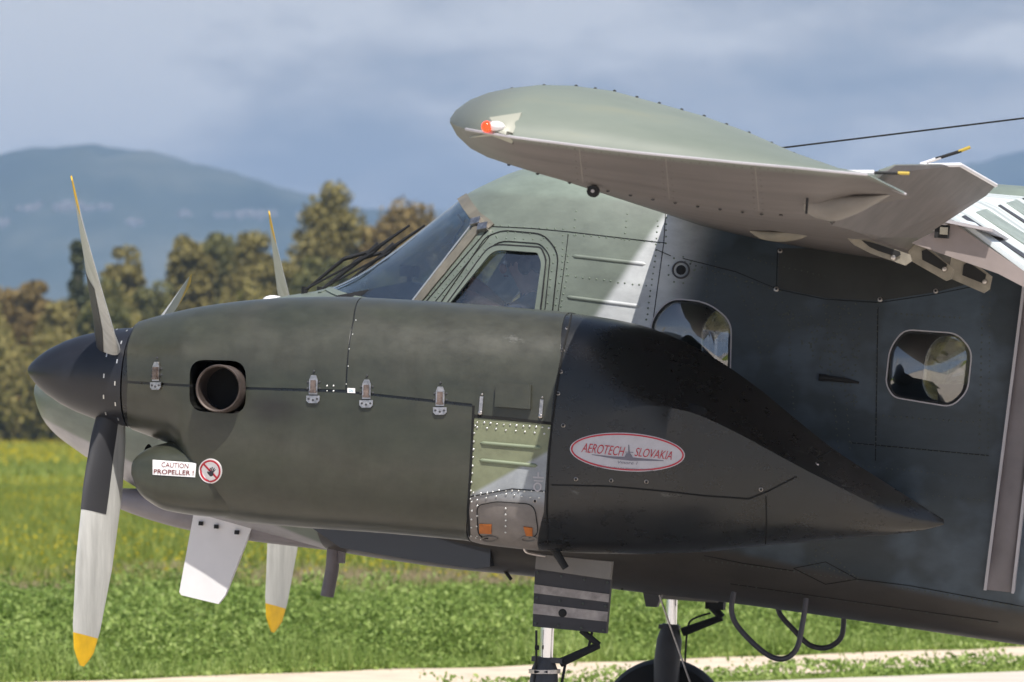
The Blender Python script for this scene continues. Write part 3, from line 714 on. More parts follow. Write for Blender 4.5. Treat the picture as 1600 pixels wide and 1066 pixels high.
def tree(u, vtop, vbase, wpx, kindc, label, low=.18, shape='round', dep=430, seed=0, nb=34, nleaf=9000, name='eucalyptus_tree'):
    base = at_depth(u, vbase, dep); base.z = 0; H = (vbase - vtop) / F * dep + .3; H = (660 - vtop) / F * dep + 1.77
    rs = np.random.default_rng(seed + 100); Wd = wpx / F * dep
    t = empty(name, base); t.rotation_euler.z = rs.uniform(0, 6); tag(t, label, 'tree', 'trees at the far edge of the meadow')
    co, tb = tree_mesh(rs, H, Wd, low, nb, nleaf, shape)
    big_mesh('crown', co, 4, M_LEAFS[kindc], t); tb.build('trunk', M_BARK, t)
TREES = [
 (8, 452, 90, 'rust', 'rust brown tree at the left edge of the tree line', 425),
 (48, 438, 70, 'rust', 'rust tinted tree second from the left edge', 420),
 (92, 470, 80, 'olive', 'low olive tree right of the rust tinted trees', 415),
 (122, 368, 52, 'dark', 'tall narrow dark tree behind the raised near propeller blade', 430),
 (165, 440, 90, 'green', 'low green tree right behind the black spinner', 410),
 (192, 384, 76, 'olive', 'medium olive tree with an open crown between the near blades', 440),
 (238, 440, 80, 'green', 'low dark green tree behind the right hand near blade', 418),
 (292, 360, 80, 'olive', 'tall olive tree at the left end of the dense middle row', 432),
 (345, 362, 90, 'green', 'tall green tree second in the dense middle row', 438),
 (400, 364, 90, 'olive', 'tall olive tree third in the middle row left of the far blade', 430),
 (440, 400, 80, 'olive', 'olive tree directly behind the raised far propeller blade', 420),
 (512, 284, 108, 'olive', 'tallest tree of the row left of the windscreen wiper', 436),
 (500, 400, 110, 'green', 'low broad green tree in front of the tallest tree', 412),
 (576, 350, 76, 'rust', 'slim rust tinted tree right of the tallest tree', 440),
 (640, 312, 120, 'rust', 'broad rust brown tree behind the windscreen', 434),
 (575, 420, 100, 'olive', 'low olive tree in front of the rust brown ones', 414),
 (715, 345, 110, 'rust', 'rust brown tree seen through the cockpit windscreen', 438),
 (660, 430, 110, 'green', 'low green tree seen at the base of the windscreen', 414),
 (800, 380, 130, 'olive', 'olive tree hidden mostly behind the cockpit roof', 436),
 (1075, 400, 150, 'rust', 'rust brown tree seen through the forward cabin window', 432),
 (1450, 410, 160, 'olive', 'olive tree seen through the rear cabin window', 430),
]
for i, (u, vt, wd, kc, lb, dep) in enumerate(TREES):
    tree(u, vt, 690, wd * 1.25, kc, lb, low=.06 if vt > 400 else .12, shape='cone' if kc == 'dark' else 'round', dep=dep, seed=i, nb=90 if vt < 400 else 60, nleaf=24000 if wd > 60 else 15000)
# undergrowth: a mass of scrub closing the foot of the tree line
l = RNG.uniform(-75, 75, 240000); d = 408 + RNG.uniform(0, 40, 240000)
hh = RNG.uniform(0, 1, 240000) ** .7 * (5.5 + 8.0 * clump(l, d * .25, .42)) 
tag(leaves('undergrowth', l, d, hh, .30, M_LEAFS['olive']), 'dark scrubby undergrowth along the foot of the tree line', 'undergrowth')

# ============================================================ AIRCRAFT
AC = empty('aircraft'); AC.rotation_euler.y = PITCH
tag(AC, 'dark green and grey camouflaged high wing twin turboprop aircraft parked on the apron', 'aircraft')

# ---------------- fuselage
FT = [(57, 610), (62, 596), (75, 578), (110, 550), (170, 528), (250, 505), (340, 485), (420, 468), (480, 458), (512, 452), (722, 317), (736, 306), (775, 286), (820, 268), (880, 256), (960, 251), (1100, 256), (1300, 272), (1600, 293), (2600, 380)]
FB = [(57, 612), (62, 632), (78, 665), (130, 708), (190, 745), (260, 785), (330, 822), (400, 836), (480, 851), (640, 876), (745, 889), (835, 897), (955, 915), (1140, 937), (1330, 963), (1600, 1003), (2600, 1140)]
FUS = Loft(FT, FB, 0, [(57, .02), (62, .09), (80, .19), (130, .33), (200, .44), (300, .55), (420, .62), (520, .67), (650, .73), (760, .77), (900, .79), (1600, .79), (2600, .7)],
           [(57, 2.0, 2.0), (300, 2.2, 2.2), (480, 2.3, 2.8), (600, 2.3, 3.6), (720, 2.6, 4.2), (850, 3.3, 4.6), (1000, 4.0, 4.8), (2600, 4, 4.8)],
           [(57, .5), (300, .5), (480, .5), (600, .46), (750, .38), (900, .36), (1100, .36), (2600, .36)])
fv, ff = FUS.geo(150, 96, 0, pack=1.25); SF = Surf(fv, ff)
def side_poly(pts, surf, Y):
    out = []
    for u, v in pts:
        h = surf.hit(u, v); p = h[0] if h else B(u, v, Y); out.append((p.x, p.z))
    return out
win_ck = round_poly([(700, 472), (771, 386), (843, 391), (851, 410), (838, 500), (680, 500)], [.12, .25, .25, .4, .05, .05])
win_c1 = round_poly([(1017, 590), (1017, 500), (1046, 466), (1105, 472), (1143, 502), (1141, 590)], [.2, .4, .45, .45, .4, .2])
win_c2 = round_poly([(1384, 600), (1390, 545), (1412, 515), (1496, 521), (1519, 548), (1512, 612), (1487, 636), (1396, 621)], .42)
# windscreen opening, side view (extends beyond the outline)
ws_glass = [(514, 452), (500, 420), (700, 290), (720, 315), (739, 350), (651, 470), (640, 500), (600, 500), (560, 472)]
cuts = [prism(side_poly(win_ck, SF, -.77), -1.2, 1.2), prism(side_poly(win_c1, SF, -.79), -1.2, 1.2), prism(side_poly(win_c2, SF, -.79), -1.2, 1.2)]
wsp = side_poly(ws_glass, SF, 0); cuts.append(prism(wsp, -1.2, 1.2))
iv, if_ = FUS.geo(110, 72, -.035, x0=B(430, 600, 0).x, x1=B(2400, 600, 0).x, pack=1.1)
inner = raw_obj(iv, if_)
fus = boolean(raw_obj(fv, ff), [(inner, 'DIFFERENCE')] + [(c, 'DIFFERENCE') for c in cuts])
FUSE = take(fus, 'fuselage', M_FUS, AC, 28)
me = FUSE.data
me.materials.append(M_LINER)
for p in me.polygons:      # inner faces get the cabin liner
    c = p.center; t_ = FUS.top(c.x); b_ = FUS.bot(c.x)
    if c.x > B(432, 600, 0).x + .01:
        dirv = Vector((0, c.y, c.z - (t_ + b_) / 2))
        if p.normal.dot(dirv) < 0: p.material_index = 1
bpy.data.objects.remove(inner)
# windscreen glass shell
g1 = raw_obj(*FUS.geo(110, 72, -.004, x0=B(505, 600, 0).x, x1=B(800, 600, 0).x, pack=1)); g2 = raw_obj(*FUS.geo(110, 72, -.012, x0=B(500, 600, 0).x, x1=B(810, 600, 0).x, pack=1))
gl = boolean(g1, [(g2, 'DIFFERENCE'), (cuts[3], 'INTERSECT')]); bpy.data.objects.remove(g2)
WS = take(gl, 'windscreen', M_GLASS, FUSE, 40)
for c in cuts: bpy.data.objects.remove(c)
patch(SF, win_ck, -.014, 'cockpit_side_window', M_GLASS, FUSE, dome=.012, skirt=False)
W1 = patch(SF, win_c1, -.012, 'cabin_window', M_GLASSD, FUSE, dome=.07, rings=8, skirt=False)
W2 = patch(SF, win_c2, -.012, 'cabin_window', M_GLASSD, FUSE, dome=.07, rings=8, skirt=False)
for wo_, nm in ((W1, 'a'), (W2, 'b')):     # far side windows
    c_ = wo_.copy(); c_.data = wo_.data.copy(); scene.collection.objects.link(c_)
    for q in c_.data.vertices: q.co.y = -q.co.y
ribbon(SF, win_c1, .006, .004, 'window_rim', M_LGREY, FUSE, True, 6); ribbon(SF, win_c2, .006, .004, 'window_rim', M_LGREY, FUSE, True, 6)
# cockpit door frame and seams
outer = round_poly([(680, 486), (759, 371), (785, 360), (850, 366), (873, 395), (862, 500), (680, 500)], [.05, .3, .5, .4, .45, .05, .05])
mid = round_poly([(690, 486), (775, 376), (845, 381), (860, 400), (850, 500), (690, 500)], [.05, .3, .35, .4, .05, .05])
def openline(poly, vmax=492): return [tuple(p) for p in resample(poly, 5) if p.y < vmax]
ribbon(SF, win_ck, .026, .006, 'cockpit_window_frame', M_FSAGE, FUSE, True, 6)
ribbon(SF, round_poly([(695, 480), (767, 382), (846, 387), (854, 406), (843, 500), (675, 500)], [.12, .25, .25, .4, .05, .05]), .006, .0075, 'window_seal', M_BLACK, FUSE, True, 6)
ribbon(SF, openline(mid), .0035, .0035, 'door_seam', M_SEAM, FUSE, False, 6)
ribbon(SF, openline(outer), .005, .003, 'door_seam', M_SEAM, FUSE, False, 6)
# windscreen pillar, top frame
for a, b_, wd_, mt, of, nm in (((748, 356), (650, 474), .045, M_TAN, .010, 'windscreen_pillar'), ((760, 362), (662, 476), .005, M_SEAM, .003, 'door_seam'), ((768, 366), (674, 479), .003, M_SEAM, .0032, 'door_seam'), ((741, 350), (644, 474), .008, M_RIVL, .013, 'pillar_seal_strip')):
    ribbon(SF, [a, b_], wd_, of, nm, mt, FUSE)
ribbon(SF, [(723, 309), (731, 322), (745, 340), (762, 352), (766, 357)], .05, .009, 'windscreen_top_frame', M_TAN, FUSE, False, 5, Y=0)
ribbon(SF, [(500, 458), (512, 452), (530, 460), (552, 467), (580, 472)], .03, .006, 'windscreen_base_frame', M_FSAGE, FUSE, False, 5, Y=0)
for q in ((746, 349), (757, 357)):
    M = frame_at(SF, *q); MB().box(M, .05, .035, .022, (0, 0, .012)).build('frame_bracket', M_STEEL, FUSE)
# skin lines
for pts in ([(765, 354), (830, 357), (885, 362), (1040, 380)], [(1040, 332), (1037, 380), (1020, 504)], [(888, 366), (884, 400), (872, 488)],
            [(1067, 404), (1150, 425), (1215, 452)], [(1215, 390), (1213, 452)], [(1213, 452), (1290, 468), (1375, 473), (1460, 460), (1520, 448)],
            [(1100, 868), (1160, 880), (1240, 892)], [(1240, 888), (1290, 878), (1340, 905), (1290, 913), (1240, 888)], [(1340, 905), (1420, 915), (1600, 948)], [(1025, 390), (1048, 400)]):
    ribbon(SF, pts, .003, .0022, 'skin_seam', M_SEAM, FUSE, False, 10)
def bead(surf, a, b_, w_, h_, mat, parent, name='stiffening_bead', n=22):
    v = []; f = []; m = 7; H = [surf.hit(a[0] + (b_[0] - a[0]) * i / n, a[1] + (b_[1] - a[1]) * i / n) for i in range(n + 1)]
    for i, (p, nn) in enumerate(H):
        d = (H[min(i + 1, n)][0] - H[max(i - 1, 0)][0]).normalized(); s = d.cross(nn); e = min(1, math.sqrt(max(0, 1 - max(0, abs(i / n - .5) * 2 - .9) ** 2 / .01)) + .05)
        for j in range(m):
            q = math.pi * j / (m - 1); v.append(p + s * math.cos(q) * w_ / 2 * e + nn * (h_ * math.sin(q) * e - .001))
    for i in range(n):
        for j in range(m - 1): f.append((i * m + j, i * m + j + 1, (i + 1) * m + j + 1, (i + 1) * m + j))
    return mesh_obj(name, v, f, mat, parent, True, None)
bead(SF, (893, 400), (1010, 413), .018, .007, M_FUS, FUSE); bead(SF, (884, 464), (1002, 479), .018, .007, M_FUS, FUSE)
# rivets
rv = [('d', [(770, 362), (840, 366), (868, 385), (884, 396)], 11), ('d', [(777, 371), (846, 375), (866, 398), (853, 486)], 12), ('d', [(879, 368), (878, 420), (866, 488)], 10), ('d', [(887, 400), (884, 440), (874, 489)], 9),
      ('d', [(888, 366), (960, 372), (1030, 379)], 11), ('d', [(888, 431), (1010, 447)], 11), ('d', [(1028, 345), (1024, 400), (1010, 500)], 9), ('d', [(1041, 340), (1040, 380)], 10),
      ('d', [(770, 352), (880, 358)], 12), ('d', [(900, 330), (897, 368)], 10), ('d', [(980, 335), (976, 375)], 10), ('d', [(655, 480), (755, 364)], 12), ('d', [(676, 482), (775, 370)], 13), ('d', [(668, 478), (762, 368)], 9),
      ('k', [(1150, 440), (1175, 500), (1190, 560)], 8), ('k', [(1165, 440), (1190, 500), (1205, 560)], 9), ('k', [(1290, 480), (1300, 600), (1310, 700)], 10), ('k', [(1310, 480), (1320, 600), (1328, 700)], 10),
      ('k', [(1535, 480), (1530, 700)], 11), ('k', [(1345, 480), (1340, 560)], 11), ('k', [(1400, 917), (1590, 948)], 9), ('k', [(1240, 893), (1340, 907)], 8), ('k', [(1265, 880), (1335, 900)], 8), ('k', [(1280, 852), (1340, 903)], 8), ('k', [(1275, 860), (1275, 885)], 8),
      ('k', [(1170, 404), (1280, 430), (1380, 440)], 9), ('k', [(1070, 410), (1220, 455)], 9), ('k', [(1100, 875), (1240, 893)], 9), ('k', [(1400, 490), (1500, 497)], 8), ('k', [(1380, 650), (1520, 660)], 9), ('k', [(1230, 480), (1240, 640)], 9), ('k', [(1140, 937 - 25), (1560, 975)], 14)]
for key, pts, st in rv: rivets(key, SF, pts, st, .0045)
for xs_ in (1105, 1118, 1372, 1548): rivets('k', SF, [(xs_, 400), (xs_ - 4, 700)], 9, .0038)
for yv in (700, 735, 770): rivets('k', SF, [(1330, yv - 8), (1540, yv + 12)], 9, .0036)
for pts in ([(1372, 480), (1368, 720)], [(1330, 692), (1545, 712)], [(1140, 912), (1560, 972)]): ribbon(SF, pts, .0035, .0015, 'skin_seam', M_SEAM, FUSE, False, 14)
for ux in (1120, 1465):
    st = MB(); st.plate([B(ux, 640, -.6), B(ux + 70, 640, -.6), B(ux + 90, 500, -.6), B(ux + 68, 496, -.6), B(ux + 50, 600, -.6), B(ux, 600, -.6)], (0, .42, 0)); st.build('cabin_seat', M_TAN, FUSE)
for k_ in range(460):    # dense random-looking fasteners aft
    u, v = random.uniform(1150, 1340), random.uniform(470, 700)
    if v < 470 + (u - 1150) * 1.25 - 60: rivets('k', SF, [(u, v)] * 2, 5, .0038)
# round port, aerials, panels
M = frame_at(SF, 1064, 422); mbp = MB()
mbp.tube([M @ Vector((.036 * math.cos(a), .036 * math.sin(a), .004)) for a in np.linspace(0, 2 * math.pi, 25)], .004, 6, False)
mbp.build('round_port_ring', M_DKGREY, FUSE); MB().dome(M, .022, .008, 16).build('round_port_lens', M_DARK, FUSE)
rivets('d', SF, [(1064 + 21 * math.cos(a), 422 + 21 * math.sin(a)) for a in np.linspace(0, 6.28, 10)], 30, .0045)
for u, v in ((1213, 452), (1375, 468), (1219, 392), (1462, 455)):
    M = frame_at(SF, u, v); MB().dome(M, .013, .006, 12).build('panel_fastener', M_STEEL, FUSE); MB().dome(M @ Matrix.Translation((0, 0, .003)), .006, .006, 10).build('panel_fastener', M_DARK, FUSE)
patch(SF, [(1217, 388), (1216, 450), (1290, 466), (1375, 470), (1460, 457), (1530, 440), (1530, 392)], .003, 'access_panel', pmat('dark_panel_paint', (.03, .032, .03), .5, nscale=8, namt=.2), FUSE, rings=5)
M = frame_at(SF, 1282, 590); MB().tube([M @ Vector((0, 0, .03)), M @ Vector((.12, -.005, .02)), M @ Vector((.17, -.01, .002))], [.014, .010, .004], 10).box(M, .03, .03, .03, (.01, 0, .012)).build('static_probe', M_DARK, FUSE)
MB().box(frame_at(SF, 1085, 645), .09, .006, .004, (0, 0, .001)).build('vent_slot', M_DARK, FUSE)
# door rail strip at right
pr = [(1540, 918), (1585, 923), (1640, 440), (1601, 440)]
sp_ = patch(SF, pr, .035, 'door_rail', pmat('rail_grey_brown', (.17, .15, .155), .5, nscale=4, namt=.2), FUSE, rings=5)
ribbon(SF, [(1541, 918), (1602, 440)], .012, .05, 'rail_edge', M_LGREY, FUSE, False, 20); ribbon(SF, [(1584, 923), (1639, 440)], .012, .05, 'rail_edge', M_LGREY, FUSE, False, 20)
# nose top bump, wipers, drain pipe, fin, chin fairing, antennas, steps
q = B(430, 468, 0); mb = MB()
for i in range(9):
    pass
def ellipsoid(mb, c, rx, ry, rz, n=14, m=8, Mx=None):
    v = []; f = []; Mx = Mx or Matrix.Identity(4)
    for i in range(m + 1):
        ph = math.pi * i / m - math.pi / 2
        for j in range(n):
            th = 2 * math.pi * j / n; v.append(Vector(c) + (Mx @ Vector((rx * math.cos(ph) * math.cos(th), ry * math.cos(ph) * math.sin(th), rz * math.sin(ph)))))
    for i in range(m):
        for j in range(n): a = (j + 1) % n; f.append((i * n + j, i * n + a, (i + 1) * n + a, (i + 1) * n + j))
    return mb.add(v, f)
ellipsoid(MB(), B(428, 471, -.05), .055, .04, .028).build('white_aerial_dome', M_WHITE, FUSE)
def wiper(y, du=0):
    wm = MB(); b0 = B(476 + du, 455, y); p1 = B(537 + du, 405, y); p2 = B(582 + du, 392, y); tip = B(640 + du, 352, y); low = B(530 + du, 446, y)
    wm.tube([b0, p1], [.007, .009], 8).tube([p1, p2], [.010, .008], 8).tube([B(478 + du, 452, y - .03), B(585 + du, 394, y - .03)], .005, 6)
    wm.tube([B(520 + du, 440, y), p2, tip], [.006, .010, .005], 8)
    wm.tube([b0 + Vector((0, 0, -.04)), b0 + Vector((0, 0, .02))], .016, 8).tube([p2 + Vector((-.02, 0, -.02)), p2 + Vector((.03, 0, .03))], .016, 8)
    o = wm.build('windscreen_wiper', M_BLACK, FUSE)
    return o
wiper(-.14); wiper(.18, 24)
M_PIPE = pmat('drain_pipe_paint', (.15, .13, .14), .45, nscale=10, namt=.2)
pp = MB(); pp.tube([B(522, 845, -.3), B(519, 890, -.3), B(511, 932, -.3)], [.030, .031, .031], 16); pp.box(Matrix.Translation(B(534, 868, -.3)), .03, .03, .07)
pp.build('drain_pipe', M_PIPE, FUSE)
fin = MB(); fin.plate([B(303, 800, -.34), B(395, 820, -.34), B(352, 930, -.34), B(341, 944, -.34), B(283, 930, -.34), B(280, 925, -.34)], (0, .03, 0))
FIN = fin.build('ventral_fin', M_WHITE, FUSE)
for (u, v) in ((314, 818), (338, 823), (370, 832)): MB().box(Matrix.Translation(B(u, v, -.35)), .018, .02, .018).build('fin_bracket', M_DARK, FIN)
CH = Loft([(187, 763), (240, 765), (300, 775), (420, 800), (640, 840)], [(187, 793), (240, 812), (300, 828), (420, 848), (640, 872)], -.1, [(187, .14), (240, .2), (300, .22), (640, .25)], [(187, 3, 3), (640, 3, 3)], [(187, .5), (640, .5)])
cv, cf = CH.geo(30, 40, pack=1.4); mesh_obj('chin_fairing', cv, cf, pmat('chin_grey', (.22, .2, .21), .5, nscale=4, namt=.15), FUSE, True, 30)
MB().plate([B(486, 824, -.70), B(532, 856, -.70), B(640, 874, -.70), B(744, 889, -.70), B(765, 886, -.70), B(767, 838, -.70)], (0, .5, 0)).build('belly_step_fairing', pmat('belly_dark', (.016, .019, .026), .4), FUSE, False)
MB().tube([B(768, 850, -.5), B(780, 880, -.5), B(799, 906, -.5)], .008, 8).build('drain_hose', M_BLACK, FUSE)
MB().plate([B(1003, 918, -.35), B(1036, 922, -.35), B(1026, 949, -.35), B(1009, 948, -.35)], (0, .06, 0)).build('blade_aerial', M_DKGREY, FUSE)
MB().tube([B(1030, 930, -.4), B(1085, 1085, -.4)], .0045, 6).build('wire_aerial', M_STEEL, FUSE)
MB().tube([B(972, 905, -.5), B(972, 922, -.5)], .006, 6).build('drain_tube', M_BLACK, FUSE)
# step loops hang under the fuselage
M_STEP = pmat('step_tube_grey', (.055, .052, .065), .45, nscale=10, namt=.2)
MB().tube(smooth_pts([B(1147, 925, -.72), B(1143, 955, -.72), B(1155, 982, -.72), B(1193, 1019, -.72), B(1222, 1030, -.72), B(1244, 1015, -.72), B(1253, 980, -.72), B(1260, 935, -.72)], 5), .012, 10).build('boarding_step', M_STEP, FUSE)
MB().tube(smooth_pts([B(1214, 930, .72), B(1218, 958, .72), B(1240, 984, .72), B(1265, 1008, .72), B(1292, 1012, .72), B(1313, 998, .72), B(1318, 975, .72), B(1318, 940, .72)], 5), .0125, 10).build('boarding_step', M_STEP, FUSE)
# cockpit interior
MB().plate([B(525, 462, -.5), B(640, 440, -.5), B(690, 455, -.5), B(700, 560, -.5), B(560, 560, -.5)], (0, 1.0, 0)).build('glareshield', M_PANEL, FUSE)
MB().box(Matrix.Translation(B(640, 424, -.12)), .07, .10, .05).box(Matrix.Translation(B(640, 438, -.12)), .02, .02, .04).build('compass', M_DARK, FUSE)
for ys in (-.36, .36):
    st = MB(); st.plate([B(840, 600, ys - .22), B(862, 600, ys - .22), B(895, 410, ys - .22), B(872, 405, ys - .22)], (0, .44, 0)); st.plate([B(760, 600, ys - .22), B(862, 600, ys - .22), B(862, 628, ys - .22), B(760, 628, ys - .22)], (0, .44, 0))
    st.build('pilot_seat', M_DKGREY, FUSE)
yk = MB(); yk.tube(smooth_pts([B(735, 430, -.5), B(728, 445, -.5), B(726, 470, -.46), B(727, 478, -.36), B(726, 470, -.26), B(728, 445, -.22), B(735, 430, -.22)], 5), .011, 8).tube([B(727, 478, -.36), B(690, 500, -.36)], .015, 8)
yk.build('control_yoke', M_BLACK, FUSE)
MB().tube([B(715, 335, .05), B(724, 350, .05)], .006, 6).tube([B(724, 350, .05), B(706, 380, -.1)], .004, 6).build('windscreen_fitting', M_STEEL, FUSE)

# ---------------- nacelle (left, near)
YN = -1.8
NT = [(205, 508), (225, 502), (250, 495), (320, 480), (400, 470), (470, 466), (560, 466), (700, 474), (893, 490), (940, 496), (1000, 508), (1060, 530), (1120, 562), (1180, 603), (1240, 652), (1300, 700), (1380, 752), (1440, 790), (1475, 812)]
NB = [(205, 669), (250, 686), (280, 697), (296, 725), (312, 778), (340, 803), (390, 815), (470, 822), (600, 831), (735, 843), (765, 850), (860, 860), (1000, 865), (1100, 862), (1200, 852), (1300, 843), (1440, 829), (1475, 820)]
NAC = Loft(NT, NB, YN, [(205, .215), (230, .235), (300, .32), (350, .365), (400, .385), (560, .41), (735, .42), (880, .42), (1000, .42), (1120, .40), (1240, .33), (1360, .19), (1440, .075), (1475, .012)],
           [(205, 2, 2), (300, 2.1, 2.3), (450, 2.3, 3.0), (735, 2.7, 3.3), (900, 2.9, 4.2), (960, 2.3, 4.2), (1030, 1.45, 4.2), (1110, 1.0, 4.0), (1200, .85, 3.4), (1330, .9, 2.6), (1475, 1.6, 2)],
           [(205, .5), (283, .5), (314, .585), (450, .5), (880, .44), (960, .56), (1050, .68), (1120, .71), (1200, .70), (1300, .68), (1475, .4)])
nv, nf = NAC.geo(170, 96, 0, pack=1.15); SN = Surf(nv, nf)
ex_poly = side_poly(round_poly([(297, 562), (385, 564), (384, 648), (296, 642)], .3), SN, -2.1)
exc = prism(ex_poly, -2.6, -1.92)
nac = boolean(raw_obj(nv, nf), [(exc, 'DIFFERENCE')])
NA = take(nac, 'engine_nacelle', M_AFT, AC, 30)
NA.data.materials.append(M_DARK)
for p in NA.data.polygons:
    if abs(p.normal.y) < .999 and False: pass
exb = B(340, 605, -1.95)
for p in NA.data.polygons:
    c = p.center
    if abs(c.x - exb.x) < .16 and abs(c.z - exb.z) < .16 and c.y > -2.2:
        h = SN.b.find_nearest(c)
        if h[0] is not None and (h[0] - c).length > .004: p.material_index = 1
def npanel(pts, off, name, mat, label=None, hole=False, y0=-2.9, y1=-.9):
    """cowling panel: solid loft slightly proud, trimmed by a side view outline"""
    pp_ = side_poly(pts, SN, YN); c = prism(pp_, y0, y1)
    xs_ = [p[0] for p in pp_]; s = raw_obj(*NAC.geo(150, 96, off, x0=NAC.x0 + .002, x1=NAC.x1, pack=1.15))
    ops = [(c, 'INTERSECT')] + ([(exc, 'DIFFERENCE')] if hole else [])
    o = take(boolean(s, ops), name, mat, NA, 30); bpy.data.objects.remove(c)
    if label: o['label'] = label
    return o
G_ = 1.1
npanel([(209, 420), (560 - G_, 420), (565 - G_, 467), (553 - G_, 500), (545 - G_, 545), (541 - G_, 609), (385, 606 - G_), (297, 602 - G_), (200, 596 - G_), (200, 540), (214, 507)], .004, 'cowling_panel', M_COWL, 'front upper cowling panel with the exhaust cut out', True)
npanel([(565 + G_, 420), (895 - G_, 420), (893 - G_, 490), (877 - G_, 560), (866 - G_, 620), (862 - G_, 660), (742, 648), (738, 632 - G_), (545, 612 - G_), (541 + G_, 609), (545 + G_, 545), (553 + G_, 500), (565 + G_, 467)], .004, 'cowling_panel', M_COWL, 'rear upper cowling panel with scuffed paint')
npanel([(200, 599), (297, 605), (385, 609), (541, 614), (738, 636), (740, 650), (733, 750), (731, 800), (733, 843), (733, 900), (200, 900), (203, 700), (199, 640)], .004, 'cowling_panel', M_COWL, 'large lower cowling panel', True)
npanel([(741, 653), (862, 663), (856, 700), (850, 800), (853, 870), (853, 900), (735, 900), (735, 843), (733, 800), (735, 750)], .002, 'riveted_panel', pmat('riveted_panel_paint', (.2, .21, .16), .45), 'sage and grey riveted panel behind the cowling')
bpy.data.objects.remove(exc)
# riveted panel two-tone paint
def two_tone():
    m = MATS['riveted_panel_paint']; t = m.node_tree; b = t.nodes['Principled BSDF']; tcn = N(t, 'ShaderNodeTexCoord'); o = tcn.outputs['Object']
    s = N(t, 'ShaderNodeSeparateXYZ'); t.links.new(o, s.inputs[0])
    p1 = SN.hit(768, 755)[0]; p2 = SN.hit(840, 715)[0]; k_ = -(p1.z - p2.z) / (p1.x - p2.x); c0 = p1.z + k_ * p1.x
    q = N(t, 'ShaderNodeMath', operation='MULTIPLY_ADD'); t.links.new(s.outputs[0], q.inputs[0]); q.inputs[1].default_value = k_; t.links.new(s.outputs[2], q.inputs[2])
    r = N(t, 'ShaderNodeMapRange', interpolation_type='SMOOTHSTEP'); r.inputs['From Min'].default_value = c0 + .012; r.inputs['From Max'].default_value = c0 - .012; t.links.new(q.outputs[0], r.inputs[0])
    pz = SN.hit(800, 775)[0].z
    r2 = N(t, 'ShaderNodeMapRange', interpolation_type='SMOOTHSTEP'); r2.inputs['From Min'].default_value = pz + .02; r2.inputs['From Max'].default_value = pz - .05; t.links.new(s.outputs[2], r2.inputs[0])
    n = noise(t, 10, 7, .7, o); wr = ramp(t, n.outputs[0], [(.3, (.72,) * 3), (.7, (1.12,) * 3)])
    c = mixc(t, r.outputs[0], (.19, .205, .125), (.33, .35, .37)); c = mixc(t, r2.outputs[0], c, (.21, .185, .17)); c = mixc(t, 1, c, wr.outputs[0], 'MULTIPLY')
    t.links.new(c, b.inputs['Base Color'])
two_tone()
SNP = Surf(*NAC.geo(170, 96, .004, pack=1.15))
# aft seam band and inner strips
ribbon(SNP, [(893, 491), (884, 530), (876, 565), (868, 620), (863, 660)], .006, .002, 'cowling_seam', M_SEAM, NA, False, 6)
ribbon(SNP, [(741, 650), (800, 655), (862, 662)], .012, .002, 'cowling_seam', M_SEAM, NA, False, 6)
ribbon(SNP, [(740, 634), (735, 740), (731, 800), (733, 838)], .010, .002, 'cowling_seam', M_SEAM, NA, False, 6)
ribbon(SNP, [(862, 662), (857, 720), (854, 800), (856, 850)], .006, .002, 'cowling_seam', M_SEAM, NA, False, 6)
ribbon(SNP, [(735, 776), (800, 764), (852, 768)], .004, .002, 'panel_seam', M_SEAM, NA, False, 6)
ribbon(SNP, round_poly([(747, 842), (745, 790), (775, 784), (835, 788), (842, 840)], .3), .003, .002, 'panel_seam', M_SEAM, NA, False, 6)
ribbon(SNP, [(862, 758), (950, 760), (1040, 768), (1100, 775), (1170, 780), (1200, 768), (1245, 745)], .005, .002, 'panel_seam', M_SEAM, NA, False, 8)
ribbon(SNP, [(1197, 776), (1198, 815), (1196, 850)], .004, .002, 'panel_seam', M_SEAM, NA, False, 8)
ribbon(SNP, [(1275, 716), (1300, 704), (1330, 704)], .004, .002, 'panel_seam', M_SEAM, NA, False, 8)
bead(SNP, (750, 692), (846, 700), .016, .008, M_SAGE, NA); bead(SNP, (749, 719), (840, 728), .016, .008, M_SAGE, NA)
for pts, st in (([(746, 660), (858, 669)], 10), ([(746, 668), (850, 678)], 14), ([(742, 665), (738, 740), (735, 780)], 11), ([(742, 775), (780, 767), (850, 768)], 9), ([(745, 781), (790, 773), (842, 778)], 12),
                ([(737, 785), (737, 838)], 12), ([(745, 790), (745, 838)], 13), ([(736, 838), (760, 846)], 8), ([(740, 770), (762, 772)], 8), ([(790, 795), (790, 832)], 9)):
    rivets('n', SNP, pts, st, .0048)
for u, v in ((886, 513), (879, 547), (876, 581), (872, 615), (955, 751), (900, 749), (1010, 753), (1189, 765), (1277, 725), (836, 783), (880, 665)):
    M = frame_at(SN, u, v); o = MB().dome(M, .0095, .005, 14).build('nacelle_fastener', M_STEEL, NA); MB().dome(M @ Matrix.Translation((0, 0, .004)), .006, .004, 10).build('fastener_slot', M_DARK, o)
M = frame_at(SN, 1090, 640); MB().dome(M, .04, .004, 20).build('round_vent', M_DARK, NA)
